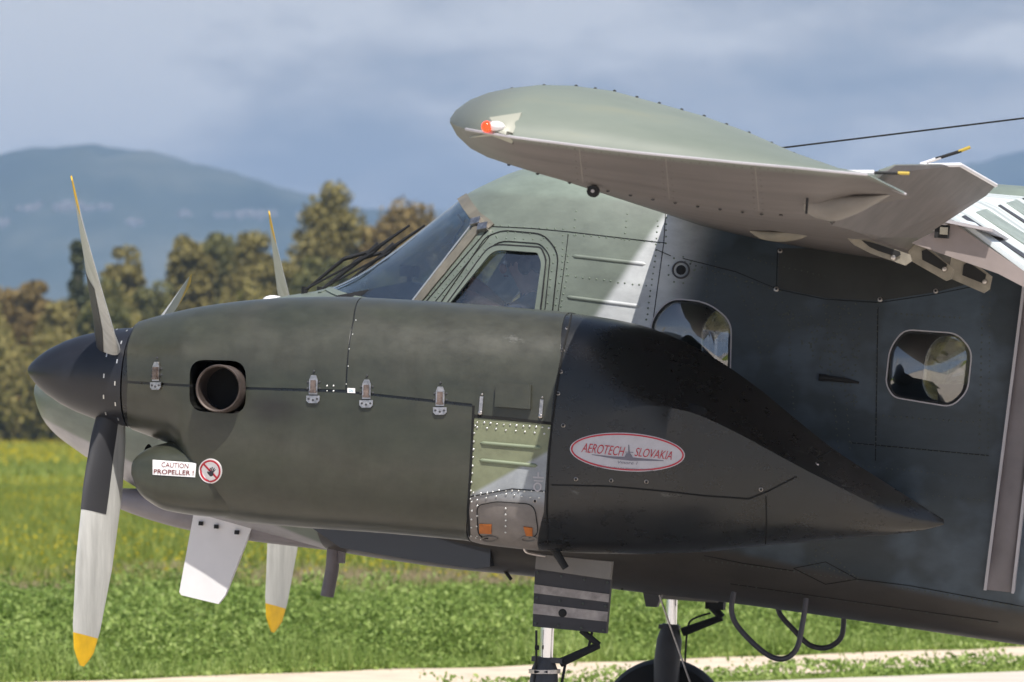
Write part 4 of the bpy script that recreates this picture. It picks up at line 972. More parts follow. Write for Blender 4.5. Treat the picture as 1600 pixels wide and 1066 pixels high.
# latches
def latch(u, v):
    M = frame_at(SNP, u, v) @ Matrix.Rotation(R(4), 4, 'Z') @ Matrix.Scale(1.3, 4); mb = MB(); mb.plate([M @ Vector((x, y, .0)) for x, y in ((-.014, -.02), (.014, -.02), (.014, .028), (.008, .042), (-.008, .042), (-.014, .028))], M.to_3x3() @ Vector((0, 0, .006)))
    o = mb.build('cowling_latch', M_STEEL, NA)
    MB().box(M, .016, .034, .008, (0, .008, .009)).box(M, .022, .006, .007, (0, -.012, .010)).build('latch_lever', M_RUSTY, o)
    mb = MB(); mb.plate([M @ Vector((x, y, 0)) for x, y in ((-.022, -.024), (.022, -.024), (.022, -.040), (.014, -.048), (-.014, -.048), (-.022, -.040))], M.to_3x3() @ Vector((0, 0, .006))); mb.build('latch_catch', M_STEEL, o)
    r_ = MB()
    for x, y in ((-.014, -.034), (0, -.038), (.014, -.034)): r_.dome(M @ Matrix.Translation((x, y, .006)), .0042, .004)
    for x, y in ((-.02, .0), (.02, .0), (-.019, .02), (.019, .02), (0, .055)): r_.dome(M @ Matrix.Translation((x, y, 0)), .004, .004)
    r_.build('latch_rivets', M_DKGREY, o, kind='stuff')
for u, v in ((245, 586), (490, 607), (573, 614), (688, 625)): latch(u, v)
for u, v in ((752, 632), (846, 637)):
    M = frame_at(SNP, u, v); mb = MB(); mb.box(M, .014, .066, .006, (0, 0, .005)); mb.dome(M @ Matrix.Translation((0, -.036, 0)), .011, .012, 12); mb.dome(M @ Matrix.Translation((0, .042, 0)), .005, .005, 10); mb.build('hold_open_rod', M_STEEL, NA)
rivets('n', SNP, [(511, 603), (521, 603), (511, 611), (521, 611)], 9, .004, 0)
rivets('n', SNP, [(541, 600), (546, 545), (556, 500)], 22, .003)
pt = patch(SNP, [(776, 600), (831, 602), (830, 640), (774, 636)], .024, 'scoop_plate', M_COWL, NA, rings=3)
# exhaust stub
ec = B(338, 607, -2.0); ob = MB(); rr_ = .100
ax = Vector((-.10, -1, .02)).normalized(); x_ = ax.orthogonal().normalized(); y_ = ax.cross(x_)
prof = [(0, -.02), (0, rr_ - .006), (.16, rr_ - .006), (.16, rr_), (.13, rr_ + .005), (0, rr_ + .005)]
base = B(341, 607, -2.24) - ax * .20
v = []; f = []; ns = 40
prof = [(rr_ - .010, 0.0), (rr_ - .010, .20), (rr_ - .004, .205), (rr_, .20), (rr_, .12), (rr_ - .004, .10), (rr_ - .004, 0.0)]
for (r_, h_) in prof:
    for j in range(ns): a = 2 * math.pi * j / ns; v.append(base + ax * h_ + (x_ * math.cos(a) + y_ * math.sin(a)) * r_)
for i in range(len(prof) - 1):
    for j in range(ns): a = (j + 1) % ns; f.append((i * ns + j, i * ns + a, (i + 1) * ns + a, (i + 1) * ns + j))
mesh_obj('exhaust_stub', v, f, M_EXH, NA, True, 50)
v = [base + ax * .09 + (x_ * math.cos(2 * math.pi * j / ns) + y_ * math.sin(2 * math.pi * j / ns)) * (rr_ - .011) for j in range(ns)]
mesh_obj('exhaust_throat', v, [tuple(range(ns))], pmat('soot', (.003, .003, .003), 1), NA, False)
patch(SNP, [tuple(q) for q in circ0(356, 652, 34, 10)], .0016, 'soot_stain', M_SOOTP, NA, rings=2) if False else None
# outlet bracket
MB().box(Matrix.Translation(B(374, 620, -2.09)), .012, .06, .09).box(Matrix.Translation(B(372, 645, -2.09)), .03, .05, .012).build('exhaust_bracket', M_RUSTY, NA)
# intake chin
IN = Loft([(230, 716), (238, 704), (250, 697), (280, 690), (330, 690), (470, 700)], [(230, 752), (236, 772), (252, 788), (275, 799), (330, 807), (400, 810), (470, 804)], YN, [(230, .24), (238, .28), (255, .305), (300, .325), (340, .325), (400, .28), (470, .2)],
          [(230, 3.0, 3.0), (300, 3.2, 3.2), (470, 3, 3)], [(230, .5), (470, .5)])
cv, cf = IN.geo(50, 72, 0, pack=1.8); SI = Surf(cv, cf); INT = mesh_obj('air_intake', cv, cf, M_COWL, NA, True, 50)
o = MB().dome(Matrix.Translation(B(229.5, 734, YN)) @ Matrix.Rotation(R(-90), 4, 'Y'), .11, .004, 24).build('intake_mouth', M_DARK, INT)
class Both:
    def __init__(s, *a): s.a = a
    def hit(s, u, v, Y=None):
        hs = [h for h in (q.hit(u, v) for q in s.a) if h]
        if not hs: return (B(u, v, Y), Vector((0, -1, 0))) if Y is not None else None
        return min(hs, key=lambda h: (h[0] - CAMB).length)
SB = Both(SNP, SI)
# decals on the nacelle
def rectpts(a, b, c, d, n=6):
    return [tuple(p) for p in resample([a, b, c, d], 9)]
dc = patch(SB, rectpts((239, 719), (307, 724), (305, 746), (239, 742)), .0035, 'caution_placard', M_DECAL, NA, rings=6)
decal_text(SB, 'CAUTION', 274, 727.5, 7.2, 42, 3.5, M_MAROON, 'lettering', dc, .0055)
decal_text(SB, 'PROPELLER !', 272, 738, 7.2, 62, 2.5, M_MAROON, 'lettering', dc, .0055, bold=.012)
def circ(cx, cy_, rx, ry, n=40, rot=0): 
    c_, s_ = math.cos(R(rot)), math.sin(R(rot))
    return [(cx + rx * math.cos(a) * c_ - ry * math.sin(a) * s_, cy_ + rx * math.cos(a) * s_ + ry * math.sin(a) * c_) for a in np.linspace(0, 2 * math.pi, n, endpoint=False)]
ds = patch(SB, circ(329, 736, 18.3, 19.3), .0035, 'no_entry_placard', M_DECAL, NA, rings=4)
ribbon(SB, circ(329, 736, 15, 16), .0075, .0052, 'red_ring', M_RED, ds, True, 4)
ribbon(SB, [(319, 725), (340, 747)], .0085, .0054, 'red_bar', M_RED, ds, False, 4)
hp_ = MB()
def flat(surf, polys, off, name, mat, parent):
    mb = MB()
    for poly in polys:
        c = sum((Vector(p) for p in poly), Vector((0, 0))) / len(poly); vs = []
        for p in poly: h = surf.hit(*p); vs.append(h[0] + h[1] * off)
        h = surf.hit(c.x, c.y); vs.append(h[0] + h[1] * off); n = len(poly); mb.add(vs, [(i, (i + 1) % n, n) for i in range(n)])
    return mb.build(name, mat, parent, False)
flat(SB, [circ(331, 739.5, 3.8, 4.2, 14), [(326, 736), (329, 738), (330, 742), (327, 741), (324.5, 737)]] + [[(x0 - .8, 737), (x0 + .8, 737), (x1 + .7, y1), (x1 - .7, y1)] for x0, x1, y1 in ((329, 330, 730.5), (331, 333, 729), (333, 336, 730.5), (334, 338, 733))], .0065, 'hand_symbol', M_INK, ds)
oil = patch(SNP, rectpts((543, 606.5), (555, 607), (555, 614.5), (543, 614)), .003, 'oil_placard', M_DECAL, NA, rings=2); decal_text(SNP, 'OIL', 549, 610.6, 4, 7.5, 2, pmat('decal_cyan', (.05, .3, .4), .5), 'lettering', oil, .0042)
st = patch(SN, circ(980.5, 706.5, 90, 30, 64, 3.6), .004, 'oval_sticker', M_DGREY, NA, rings=8)
ribbon(SN, circ(980.5, 706.5, 87, 27.4, 72, 3.6), .006, .0055, 'red_border', M_RED, st, True, 5)
decal_text(SN, 'AEROTECH', 943, 702.5, 14.5, 68, 5.5, M_RED, 'lettering', st, .0062, shear=.35, bold=-.004)
decal_text(SN, 'SLOVAKIA', 1021, 709, 13.5, 58, 6, M_RED, 'lettering', st, .0062, shear=.35, bold=-.004)
decal_text(SN, 'Vmore 1', 981, 723, 5, 31, 3, M_GREYINK, 'lettering', st, .006, shear=.2)
decal_text(SN, 'Letecka 35, 921 01 Piestany, Slovakia', 975, 732.0, 2.8, 92, 3.5, M_GREYINK, 'lettering', st, .006)
flat(SN, [[(925, 710), (960, 713.5), (982, 714), (1037, 719.5), (1037, 720.5), (985, 720), (960, 717), (925, 711)], [(976, 714), (979, 708), (985, 708), (989, 714), (988, 717), (977, 717)], [(982, 709), (982, 695), (983.2, 695), (984.6, 709)], [(977, 706), (990, 706.5), (990, 707.6), (977, 707)]], .0058, 'aircraft_silhouette', M_GREYINK, st)
flat(SNP, [[(846 - 4.5, 745), (850, 745.5), (850, 748), (833, 747), (833, 744.5)], [(840, 738), (842.5, 738), (842.5, 745), (840, 745)], [(834, 750), (849, 751), (848, 753), (835, 752)]], .003, 'stencil_mark', M_LGREY, NA)
ribbon(SNP, circ(840, 761, 5.5, 6, 20), .006, .003, 'stencil_ring', M_LGREY, NA, True, 3)
patch(SNP, rectpts((749, 819), (768, 820), (768, 834), (749, 833)), .003, 'orange_placard', M_ORANGE, NA, rings=2); patch(SNP, rectpts((818, 823), (832, 825), (832, 838), (822, 837)), .003, 'orange_placard', M_ORANGE, NA, rings=2)
for u in (765, 826): ribbon(SNP, circ(u, 842, 12, 4, 20), .006, .004, 'recess_ring', M_BROWNG, NA, True, 3)
MB().tube(smooth_pts([B(819, 852, -2.0), B(822, 862, -2.0), B(835, 866, -2.0), B(852, 869, -2.0)], 4), .0065, 8).build('vent_tube', M_STEEL, NA)
MB().tube([B(862, 852, -2.0), B(884, 888, -2.0)], [.018, .015], 10).build('drain_tube', M_BLACK, NA)
# grouped rivets
for key, par, mt in (('d', FUSE, M_RIVS), ('k', FUSE, M_RIV), ('n', NA, M_RIVL)): RIVETS[key].build('rivets', mt, par, True, None, kind='stuff')
# stub wing
SW = MB(); n = 40; prof = []
xa, xb = B(880, 700, -1.5).x, B(1420, 800, -1.2).x; z0_ = B(900, 830, -1.5).z; z1_ = B(1400, 850, -1.5).z
for i in range(n):
    t_ = i / n * 2 * math.pi; cx = .5 - .5 * math.cos(t_); th = 1.05 * (.2969 * math.sqrt(max(cx, 0)) - .126 * cx - .3516 * cx ** 2 + .2843 * cx ** 3 - .1036 * cx ** 4) * 1.5
    zz = z0_ + (z1_ - z0_) * cx + .16; prof.append((xa + (xb - xa) * cx, zz + (th if t_ < math.pi else -th * .55)))
vs = [Vector((x, -1.62, z)) for x, z in prof] + [Vector((x, -.68, z)) for x, z in prof]
SW.add(vs, [(i, (i + 1) % n, n + (i + 1) % n, n + i) for i in range(n)]); SW.build('stub_wing', M_FUS, AC, True, 40)

# ---------------- propeller
def blade_geo(Rr=1.25, r0=.17):
    """blade along +Z, axis of rotation X; returns main verts grid and face split"""
    rs_ = np.linspace(r0, Rr, 34); nseg = 18; v = []
    for r_ in rs_:
        s = (r_ - r0) / (Rr - r0)
        ch = np.interp(s, [0, .1, .3, .6, .85, .95, 1], [.125, .17, .215, .225, .19, .14, .03]); th = np.interp(s, [0, .15, .5, 1], [.09, .045, .022, .006])
        pit = R(np.interp(s, [0, .3, 1], [48, 36, 20]))
        for j in range(nseg):
            t_ = 2 * math.pi * j / nseg; a = math.cos(t_) * ch / 2; b = math.sin(t_) * th / 2 * (1 + .3 * math.cos(t_))
            v.append(Vector((-a * math.sin(pit) + b * math.cos(pit), a * math.cos(pit) + b * math.sin(pit), r_)))
    return v, len(rs_), nseg, rs_
def propeller(cen, mirror, parent, sfx=None):
    pr_ = None
    v, nr, ns_, rs_ = blade_geo()
    P = mesh_obj('propeller', [], [], M_SPIN, parent) if False else None
    # spinner is the propeller's main body
    sp = MB(); ax0 = B(208, 589.5, YN); tipx = B(43, 578, YN); Ls = ax0.x - tipx.x
    pf = [(0, 0), (.012, .016), (.04, .034), (.11, .066), (.2, .098), (.35, .137), (.5, .165), (.7, .192), (.85, .205), (1, .213), (1.0, .0)]
    vs = []; fs = []; m = 48
    for s, r_ in pf:
        for j in range(m):
            a = 2 * math.pi * j / m; vs.append(Vector((tipx.x + Ls * s, cen.y + r_ * math.cos(a), cen.z + r_ * math.sin(a) + (1 - s) * (tipx.z - cen.z))))
    for i in range(len(pf) - 1):
        for j in range(m): a = (j + 1) % m; fs.append((i * m + j, i * m + a, (i + 1) * m + a, (i + 1) * m + j))
    SPN = mesh_obj('propeller', vs, fs, M_SPIN, parent, True, 30)
    # dashes on the spinner rings
    dsh = MB()
    for ring, s in ((0, .84), (1, .95)):
        for q in range(14):
            a = 2 * math.pi * (q + .3 * ring) / 14; r_ = np.interp(s, [.7, .85, 1], [.192, .205, .213]); c = Vector((tipx.x + Ls * s, cen.y + r_ * math.cos(a), cen.z + r_ * math.sin(a) + (1 - s) * (tipx.z - cen.z)))
            M = Matrix.Translation(c) @ Matrix.Rotation(a, 4, 'X'); dsh.box(M, .005, .004, .018)
    dsh.build('spinner_screws', M_RIVL, SPN, False, kind='stuff')
    for k_ in range(3):
        th = R(10) + k_ * 2 * math.pi / 3      # from straight down, towards the camera
        # map blade +Z -> direction (0,-sin th,-cos th)
        dz = Vector((0, -math.sin(th), -math.cos(th))); dx = Vector((1, 0, 0)); dy = dz.cross(dx)
        M = Matrix(((dx.x, dy.x, dz.x, cen.x), (dx.y, dy.y, dz.y, cen.y), (dx.z, dy.z, dz.z, cen.z), (0, 0, 0, 1)))
        vv = [M @ p for p in v]; f1 = []; f2 = []; f3 = []
        for i in range(nr - 1):
            for j in range(ns_):
                a = (j + 1) % ns_; q = (i * ns_ + j, i * ns_ + a, (i + 1) * ns_ + a, (i + 1) * ns_ + j)
                (f2 if rs_[i] > 1.10 else f1).append(q)
        f1.append(tuple(range(ns_))); f2.append(tuple((nr - 1) * ns_ + j for j in range(ns_))[::-1])
        bl_ = mesh_obj('blade', vv, f1, M_BLADE, SPN, True, 60)
        mesh_obj('blade_tip', vv, f2, M_YEL, bl_, True, 60)
        # de-icing boot wraps the leading edge
        bv = []; bf = []; js = [14, 15, 16, 17, 0, 1, 2, 3, 4] if True else []
        js = [-5, -4, -3, -2, -1, 0, 1, 2, 3, 4, 5]
        ids = [i for i in range(nr) if rs_[i] < .62]
        for i in ids:
            c = sum((vv[i * ns_ + j] for j in range(ns_)), Vector()) / ns_
            for j in js: p = vv[i * ns_ + j % ns_]; bv.append(p + (p - c).normalized() * .003)
        mj = len(js)
        for i in range(len(ids) - 1):
            for j in range(mj - 1): bf.append((i * mj + j, i * mj + j + 1, (i + 1) * mj + j + 1, (i + 1) * mj + j))
        mesh_obj('deice_boot', bv, bf, M_BOOT, bl_, True, 60)
    return SPN
HUB = B(182, 588, YN)
propeller(HUB, False, AC)
# ---------------- far engine: mirrored copy of the near one
def mirror_copy(o, parent):
    c = o.copy(); scene.collection.objects.link(c); c.parent = parent
    return c
far_nac = mirror_copy(NA, AC); far_nac.scale.y = -1
for ch in list(NA.children):
    if ch.name.split('.')[0] in ('cowling_panel', 'air_intake', 'exhaust_stub', 'riveted_panel'): mirror_copy(ch, far_nac)
fp = [o for o in AC.children if o.name.startswith('propeller')][0]
far_p = mirror_copy(fp, AC); far_p.location.y = 3.6
for ch in list(fp.children):
    c = mirror_copy(ch, far_p)
    for g in ch.children: mirror_copy(g, c)
fs_ = mirror_copy([o for o in AC.children if o.name.startswith('stub_wing')][0], AC); fs_.scale.y = -1

# ---------------- wing
LE0 = B(1040, 322, -.8)
def naca(n, t_, camber=.03):
    up = []; lo = []
    for i in range(n + 1):
        x = .5 - .5 * math.cos(math.pi * i / n); y = 5 * t_ * (.2969 * math.sqrt(x) - .126 * x - .3516 * x * x + .2843 * x ** 3 - .1015 * x ** 4)
        c = camber * 4 * x * (1 - x); up.append((x, c + y)); lo.append((x, c - y * .85))
    return up, lo
tip_top = [(703, 186), (712, 173), (735, 157), (765, 146), (800, 139), (850, 134), (900, 135), (960, 143), (1030, 162), (1100, 182), (1170, 208), (1240, 240), (1310, 266), (1350, 274), (1413, 302)]
tip_bot = [(703, 192), (714, 212), (735, 232), (762, 246), (795, 257), (840, 271), (890, 285), (950, 298), (1020, 311), (1090, 322), (1160, 331), (1220, 337), (1262, 338), (1320, 322), (1413, 304)]
def wing_mesh(sgn):
    """constant section taken from the tip rib, carried straight to the root"""
    up = [B(u, v_ + 4, -5.72) for u, v_ in tip_top[:13]]; lo = [B(u, v_ - 2, -5.72) for u, v_ in tip_bot[:13]]
    le = B(703, 189, -5.72); sh = Vector((LE0.x - le.x, 0, LE0.z - le.z)); rows = []; v = []; low = []
    for y in [0, -.5, -.8, -1.2, -2, -3, -3.6, -4.4, -5.1, -5.7]:
        k_ = (y + 5.72) / (5.72 - .8)
        d_ = sh * k_ + Vector((0, y + 5.72, 0)); ex_ = max(0, min(1, (y + 3.9) / .3)) * .0
        zs = 1 - .42 * (1 - max(0, -k_ if False else (-y - .8)) / 4.92 if y < -.8 else 1)
        lo2 = [Vector((p.x, p.y, le.z + (up[-1].z - le.z) * (p.x - le.x) / (up[-1].x - le.x) + (p.z - (le.z + (up[-1].z - le.z) * (p.x - le.x) / (up[-1].x - le.x))) * zs)) for p in lo]
        rows.append([p + d_ for p in reversed(up)] + [p + d_ for p in lo2])
    n = len(rows[0]); m = len(up)
    for row in rows: v += row; low += [0] * m + [1] * (n - m)
    f = []
    for i in range(len(rows) - 1):
        for j in range(n): a = (j + 1) % n; f.append((i * n + j, i * n + a, (i + 1) * n + a, (i + 1) * n + j))
    f.append(tuple(range(n))); f.append(tuple((len(rows) - 1) * n + j for j in range(n))[::-1])
    return v, low, f, rows, n, m
v, low, f, rows, n_, m_ = wing_mesh(1)
def lower_attr(o, low):
    a = o.data.attributes.new('lower', 'FLOAT', 'POINT'); a.data.foreach_set('value', low)
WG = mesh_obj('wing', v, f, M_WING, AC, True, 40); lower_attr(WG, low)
SWG = Surf(v, f)
r36, r08 = rows[6], rows[2]
plate3_pts = [r36[0] + Vector((-.05, 0, .0)), r36[0] + Vector((.34, 0, -.05)), r08[0] + Vector((.34, .0, -.05)), r08[0] + Vector((-.05, 0, .0))]
mbs = MB(); mbs.plate(plate3_pts, (0, 0, -.012)); mbs.build('sun_gap_plate', M_LGREY, WG, False)  # added plate, stops sunlight leaking between wing and flap
# tip fairing : from last rib blends to the outer chine
last = rows[-1]; tip_top = [(703, 186), (712, 173), (735, 157), (765, 146), (800, 139), (850, 134), (900, 135), (960, 143), (1030, 162), (1100, 182), (1170, 208), (1240, 240), (1310, 266), (1350, 274), (1413, 302)]
chine = [(703, 190), (711, 196), (728, 202), (750, 206), (775, 210), (805, 215), (860, 222), (930, 231), (1000, 239), (1080, 247), (1160, 255), (1240, 262), (1310, 269), (1355, 273), (1413, 303)]
tip_bot = [(703, 192), (714, 212), (735, 232), (762, 246), (795, 257), (840, 271), (890, 285), (950, 298), (1020, 311), (1090, 322), (1160, 331), (1220, 337), (1262, 338), (1320, 322), (1413, 304)]
YT = -6.35; Y2 = -5.75
tv = []; tl = []; nr_ = 15
def c3(pts, Y, i): return B(pts[i][0], pts[i][1], Y)
ringsT = []
yk_ = [-6.00 if i in (0,) else -6.35 for i in range(15)]
for i in range(15):
    edge = min(1, i / 4) if i < 5 else (1 if i < 12 else max(.35, (14 - i) / 3 + .3))
    yc_ = -5.9 - .45 * math.sin(edge * math.pi / 2)
    if i == 0: yc_ = -5.85
    top_p = B(tip_top[i][0], tip_top[i][1], -5.72); bot_p = B(tip_bot[i][0], tip_bot[i][1], -5.72); ch_p = B(chine[i][0], chine[i][1], yc_)
    ring = []
    K = 9
    for k_ in range(K + 1):      # upper arc crest -> chine
        a = k_ / K * math.pi / 2; ring.append(Vector((top_p.x + (ch_p.x - top_p.x) * math.sin(a), top_p.y + (ch_p.y - top_p.y) * math.sin(a) ** 1.0, ch_p.z + (top_p.z - ch_p.z) * math.cos(a) ** 1.25)))
    for k_ in range(1, K + 1):   # chine -> lower
        a = k_ / K; ring.append(ch_p.lerp(bot_p, a) + Vector((0, -.03 * math.sin(a * math.pi), -.015 * math.sin(a * math.pi))) * edge)
    ringsT.append(ring)
tv = [p for r_ in ringsT for p in r_]; nk = len(ringsT[0]); K = 9
tf = [(i * nk + j, i * nk + j + 1, (i + 1) * nk + j + 1, (i + 1) * nk + j) for i in range(14) for j in range(nk - 1)]
tlow = [0 if j <= K else 1 for i in range(15) for j in range(nk)]
# inner closing rows so the fairing joins the wing
base_n = len(tv); inner_t = []
for i in range(15):
    a = ringsT[i][0]; b = ringsT[i][-1]; tv += [a + Vector((0, .25, 0)), b + Vector((0, .25, 0))]; tlow += [0, 1]
for i in range(14):
    k0, k1 = base_n + i * 2, base_n + (i + 1) * 2
    tf += [(i * nk, (i + 1) * nk, k1, k0), (i * nk + nk - 1, k0 + 1, k1 + 1, (i + 1) * nk + nk - 1)]
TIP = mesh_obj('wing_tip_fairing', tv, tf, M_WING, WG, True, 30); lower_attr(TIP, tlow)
ST = Surf(tv, tf)
MB().tube([r_[K] + Vector((0, -.001, 0)) for r_ in ringsT[2:14]], .0045, 6).build('tip_seam', M_LGREY, TIP)
# nav light
nl_ = patch(ST, [(735, 213), (765, 186), (815, 178), (802, 209), (801, 222), (770, 210)], .006, 'nav_light_fairing', pmat('nav_fairing', (.33, .33, .27), .4), TIP, rings=4)
for xu in (905, 1040, 1180): ribbon(ST, [(xu, np.interp(xu, [c[0] for c in chine], [c[1] for c in chine]) + 3), (xu + 6, np.interp(xu, [c[0] for c in tip_bot], [c[1] for c in tip_bot]) - 3)], .004, .0015, 'skin_seam', M_BROWNG, TIP, False, 8)
rivets('w', ST, [(830, 222), (940, 238), (1080, 254), (1240, 268)], 13, .0035)
for xu in (898, 912, 1034, 1047, 1174, 1187): rivets('w', ST, [(xu, np.interp(xu, [c[0] for c in chine], [c[1] for c in chine]) + 6), (xu + 5, np.interp(xu, [c[0] for c in tip_bot], [c[1] for c in tip_bot]) - 6)], 9, .0035)
RIVETS['w'].build('rivets', pmat('rivet_brown', (.09, .08, .07), .5), TIP, True, None, kind='stuff')
h = ST.hit(768, 201); NLc = h[0] + h[1] * .012
ellipsoid(MB(), NLc + Vector((.022, 0, .004)), .03, .022, .017).build('light_base', M_WHITE, TIP)
ellipsoid(MB(), NLc + Vector((-.008, -.01, 0)), .018, .02, .019).build('nav_light', M_REDGL, TIP)
ribbon(ST, [(800, 209), (801, 224)], .006, .003, 'fairing_joint', M_SEAM, TIP)
tr_ = MB()
for i in list(range(12)):
    pass
for pts, st_ in ((tip_bot[4:12], 26), (tip_top[4:13], 30)):
    for p in resample(pts, st_, False):
        q = B(p.x, p.y, -5.74); tr_.dome(Matrix.Translation(q) @ Matrix.Rotation(R(180 if pts is tip_bot[4:12] or p.y > 240 and p.x < 1200 else 0), 4, 'X'), .007, .006)
tr_.build('tip_screws', M_DARK, TIP, kind='stuff')
q = B(927, 299, -5.8); tb_ = MB(); tb_.tube([q + Vector((0, -.012, 0)), q + Vector((0, .012, 0))], .021, 18); TD = tb_.build('tie_down_ring', M_DARK, TIP); MB().tube([q + Vector((0, -.016, 0)), q + Vector((0, .014, 0))], .006, 10).build('tie_down_bolt', M_LGREY, TD)
# aileron: plate turned up
def plate3(pts, thick, name, mat, parent, low_first=True):
    """closed slab from 3D outline (planar-ish); underside = given pts"""
    c = sum(pts, Vector()) / len(pts); nrm = Vector()
    for i in range(len(pts)): a = pts[i] - c; b = pts[(i + 1) % len(pts)] - c; nrm += a.cross(b)
    nrm.normalize()
    if nrm.z < 0: nrm = -nrm
    th = thick if isinstance(thick, list) else [thick] * len(pts); n = len(pts)
    vs = pts + [p + nrm * t_ for p, t_ in zip(pts, th)]
    fs = [tuple(range(n)), tuple(range(n, 2 * n))[::-1]] + [(i, (i + 1) % n, (i + 1) % n + n, i + n) for i in range(n)]
    o = mesh_obj(name, vs, fs, mat, parent, False)
    if mat is M_WING: lower_attr(o, [1] * n + [0] * n)
    return o
ail = [B(1300, 352, -5.6), B(1380, 272, -5.6), B(1400, 259, -5.45), B(1500, 258, -4.6), B(1556, 290, -3.75), B(1541, 306, -3.7), B(1440, 372, -3.7), B(1375, 371, -4.6)]
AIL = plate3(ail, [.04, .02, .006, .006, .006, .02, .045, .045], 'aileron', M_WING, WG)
mbx = MB(); mbx.tube([B(1438, 257, -5.0), B(1470, 246, -5.0)], .006, 8).build('static_discharger', M_WHITE, AIL)
MB().tube([B(1462, 248.5, -5.0), B(1502, 236, -5.0)], .006, 8).build('discharger_wick', M_BLACK, AIL); MB().tube([B(1498, 237, -5.0), B(1516, 230, -5.0)], .006, 8).build('discharger_tip', M_YELD, AIL)
MB().tube([B(1305, 266, -6.2), B(1330, 270, -6.2), B(1366, 270, -6.2)], [.004, .009, .009], 8).build('static_discharger', M_WHITE, TIP); MB().tube([B(1366, 270, -6.2), B(1406, 271, -6.2)], .005, 8).build('discharger_wick', M_BLACK, TIP); MB().tube([B(1403, 270.5, -6.2), B(1421, 271, -6.2)], .0055, 8).build('discharger_tip', M_YELD, TIP)
MB().tube([B(1355, 279, -6.1), B(1416, 304, -6.1)], [.008, .004], 8).build('tip_trailing_edge', M_LGREY, TIP)
MB().tube([B(1440, 259, -5.05), B(1500, 257.5, -4.6), B(1556, 289.5, -3.75)], .008, 8).build('lit_edge_strip', M_WHITE, AIL)  # white tube along the aileron edge paints its sunlit rim
MB().box(Matrix.Translation(B(1261, 318, -6.05)), .006, .02, .07).build('fairing_slot', M_DARK, WG)
# hinge fairings
HF = Loft([(1258, 300), (1275, 300), (1330, 302), (1390, 304)], [(1258, 330), (1272, 340), (1300, 346), (1330, 338), (1390, 306)], -5.93, [(1258, .05), (1300, .07), (1340, .05), (1390, .005)], [(1258, 2.4, 2.4), (1390, 2, 2)], [(1258, .7), (1390, .7)])
cv, cf = HF.geo(16, 24, pack=1); mesh_obj('aileron_hinge_fairing', cv, cf, M_BROWNG, WG, True, 50)
HG = Loft([(1172, 360), (1270, 362)], [(1172, 363), (1190, 374), (1215, 378), (1250, 374), (1270, 364)], -3.2, [(1172, .01), (1215, .05), (1270, .01)], [(1172, 2, 2), (1270, 2, 2)], [(1172, .8), (1270, .8)])
cv, cf = HG.geo(12, 20, pack=1); mesh_obj('underwing_fairing', cv, cf, M_TAN, WG, True, 50)
# flap ribs (hinge brackets) : triangular webs hanging below the trailing edge
for (uy, y) in ((0, -3.55), (1, -2.5), (2, -1.5)):
    tri = [[(1312, 362), (1350, 372), (1422, 398), (1424, 408), (1414, 415), (1360, 396), (1335, 383)], [(1418, 378), (1432, 372), (1490, 420), (1486, 436), (1478, 439), (1420, 406)], [(1486, 402), (1498, 392), (1550, 432), (1546, 452), (1537, 458), (1482, 434)]][uy]
    mb = MB(); mb.plate([B(u, v_, y) for u, v_ in tri], (0, .03, 0)); RB = mb.build('flap_bracket', M_FRAMEB, WG, False)
    cx = sum(p[0] for p in tri) / len(tri); cy2 = sum(p[1] for p in tri) / len(tri)
    mb = MB(); mb.plate([B(cx + (p[0] - cx) * .55 + 6, cy2 + (p[1] - cy2) * .5 - 1, y - .004) for p in tri], (0, -.003, 0)); mb.build('bracket_recess', M_DARK, RB, False)
    MB().dome(Matrix.Translation(B(cx + 22, cy2 + 12, y - .003)) @ Matrix.Rotation(R(90), 4, 'X'), .012, .01, 10).build('bracket_bolt', M_STEEL, RB)
# flap: lowered
def flap(h0, t0, h1, t1, y0, y1, name, mat, th=.05):
    return plate3([B(*h0, y0), B(*t0, y0), B(*t1, y1), B(*h1, y1)], [th, .008, .008, th], name, mat, WG)
M_FLAPT = pmat('flap_white_grey', (.56, .60, .58), .45, nscale=3, namt=.42, streak=(.15, 2.2, .15))
f1_ = [B(1428, 372, -3.5), B(1497, 345, -3.5), B(1620, 440, -3.5), B(1700, 540, -3.5)]
fl_ = MB()
fl_.plate([B(1424, 380, -3.55), B(1488, 347, -3.55), B(1612, 432, -3.55), B(1640, 470, -3.55), B(1560, 428, -3.55)], (0, .02, 0)); FE = fl_.build('flap_end_rib', pmat('flap_rib_brown', (.26, .22, .21), .5, nscale=5, namt=.15), WG, False)
MB().box(Matrix.Translation(B(1472, 362, -3.57)), .055, .02, .05).build('rib_cutout', M_DARK, FE); MB().box(Matrix.Translation(B(1475, 361, -3.585)), .03, .02, .028).build('rib_fitting', M_TAN, FE)
FL = plate3([B(1440, 330, -3.6), B(1489, 349, -3.5), B(1615, 436, -3.5), B(1760, 410, -.8), B(1610, 312, -.8), B(1530, 305, -.8)], .012, 'flap', M_FLAPT, WG)
sfl = MB()
sfl.plate([B(1500, 350, -3.52), B(1614, 434, -3.52), B(1640, 436, -2.8), B(1545, 362, -2.8)], (0, 0, .02)); sfl.build('flap_skin_panel', pmat('flap_blue_white', (.66, .72, .74), .4), FL, False)
fc = [B(1489, 349, -3.5), B(1615, 436, -3.5), B(1760, 410, -.8), B(1610, 312, -.8)]
M_STR = pmat('flap_stripe_sage', (.25, .29, .26), .5, nscale=8, namt=.3)
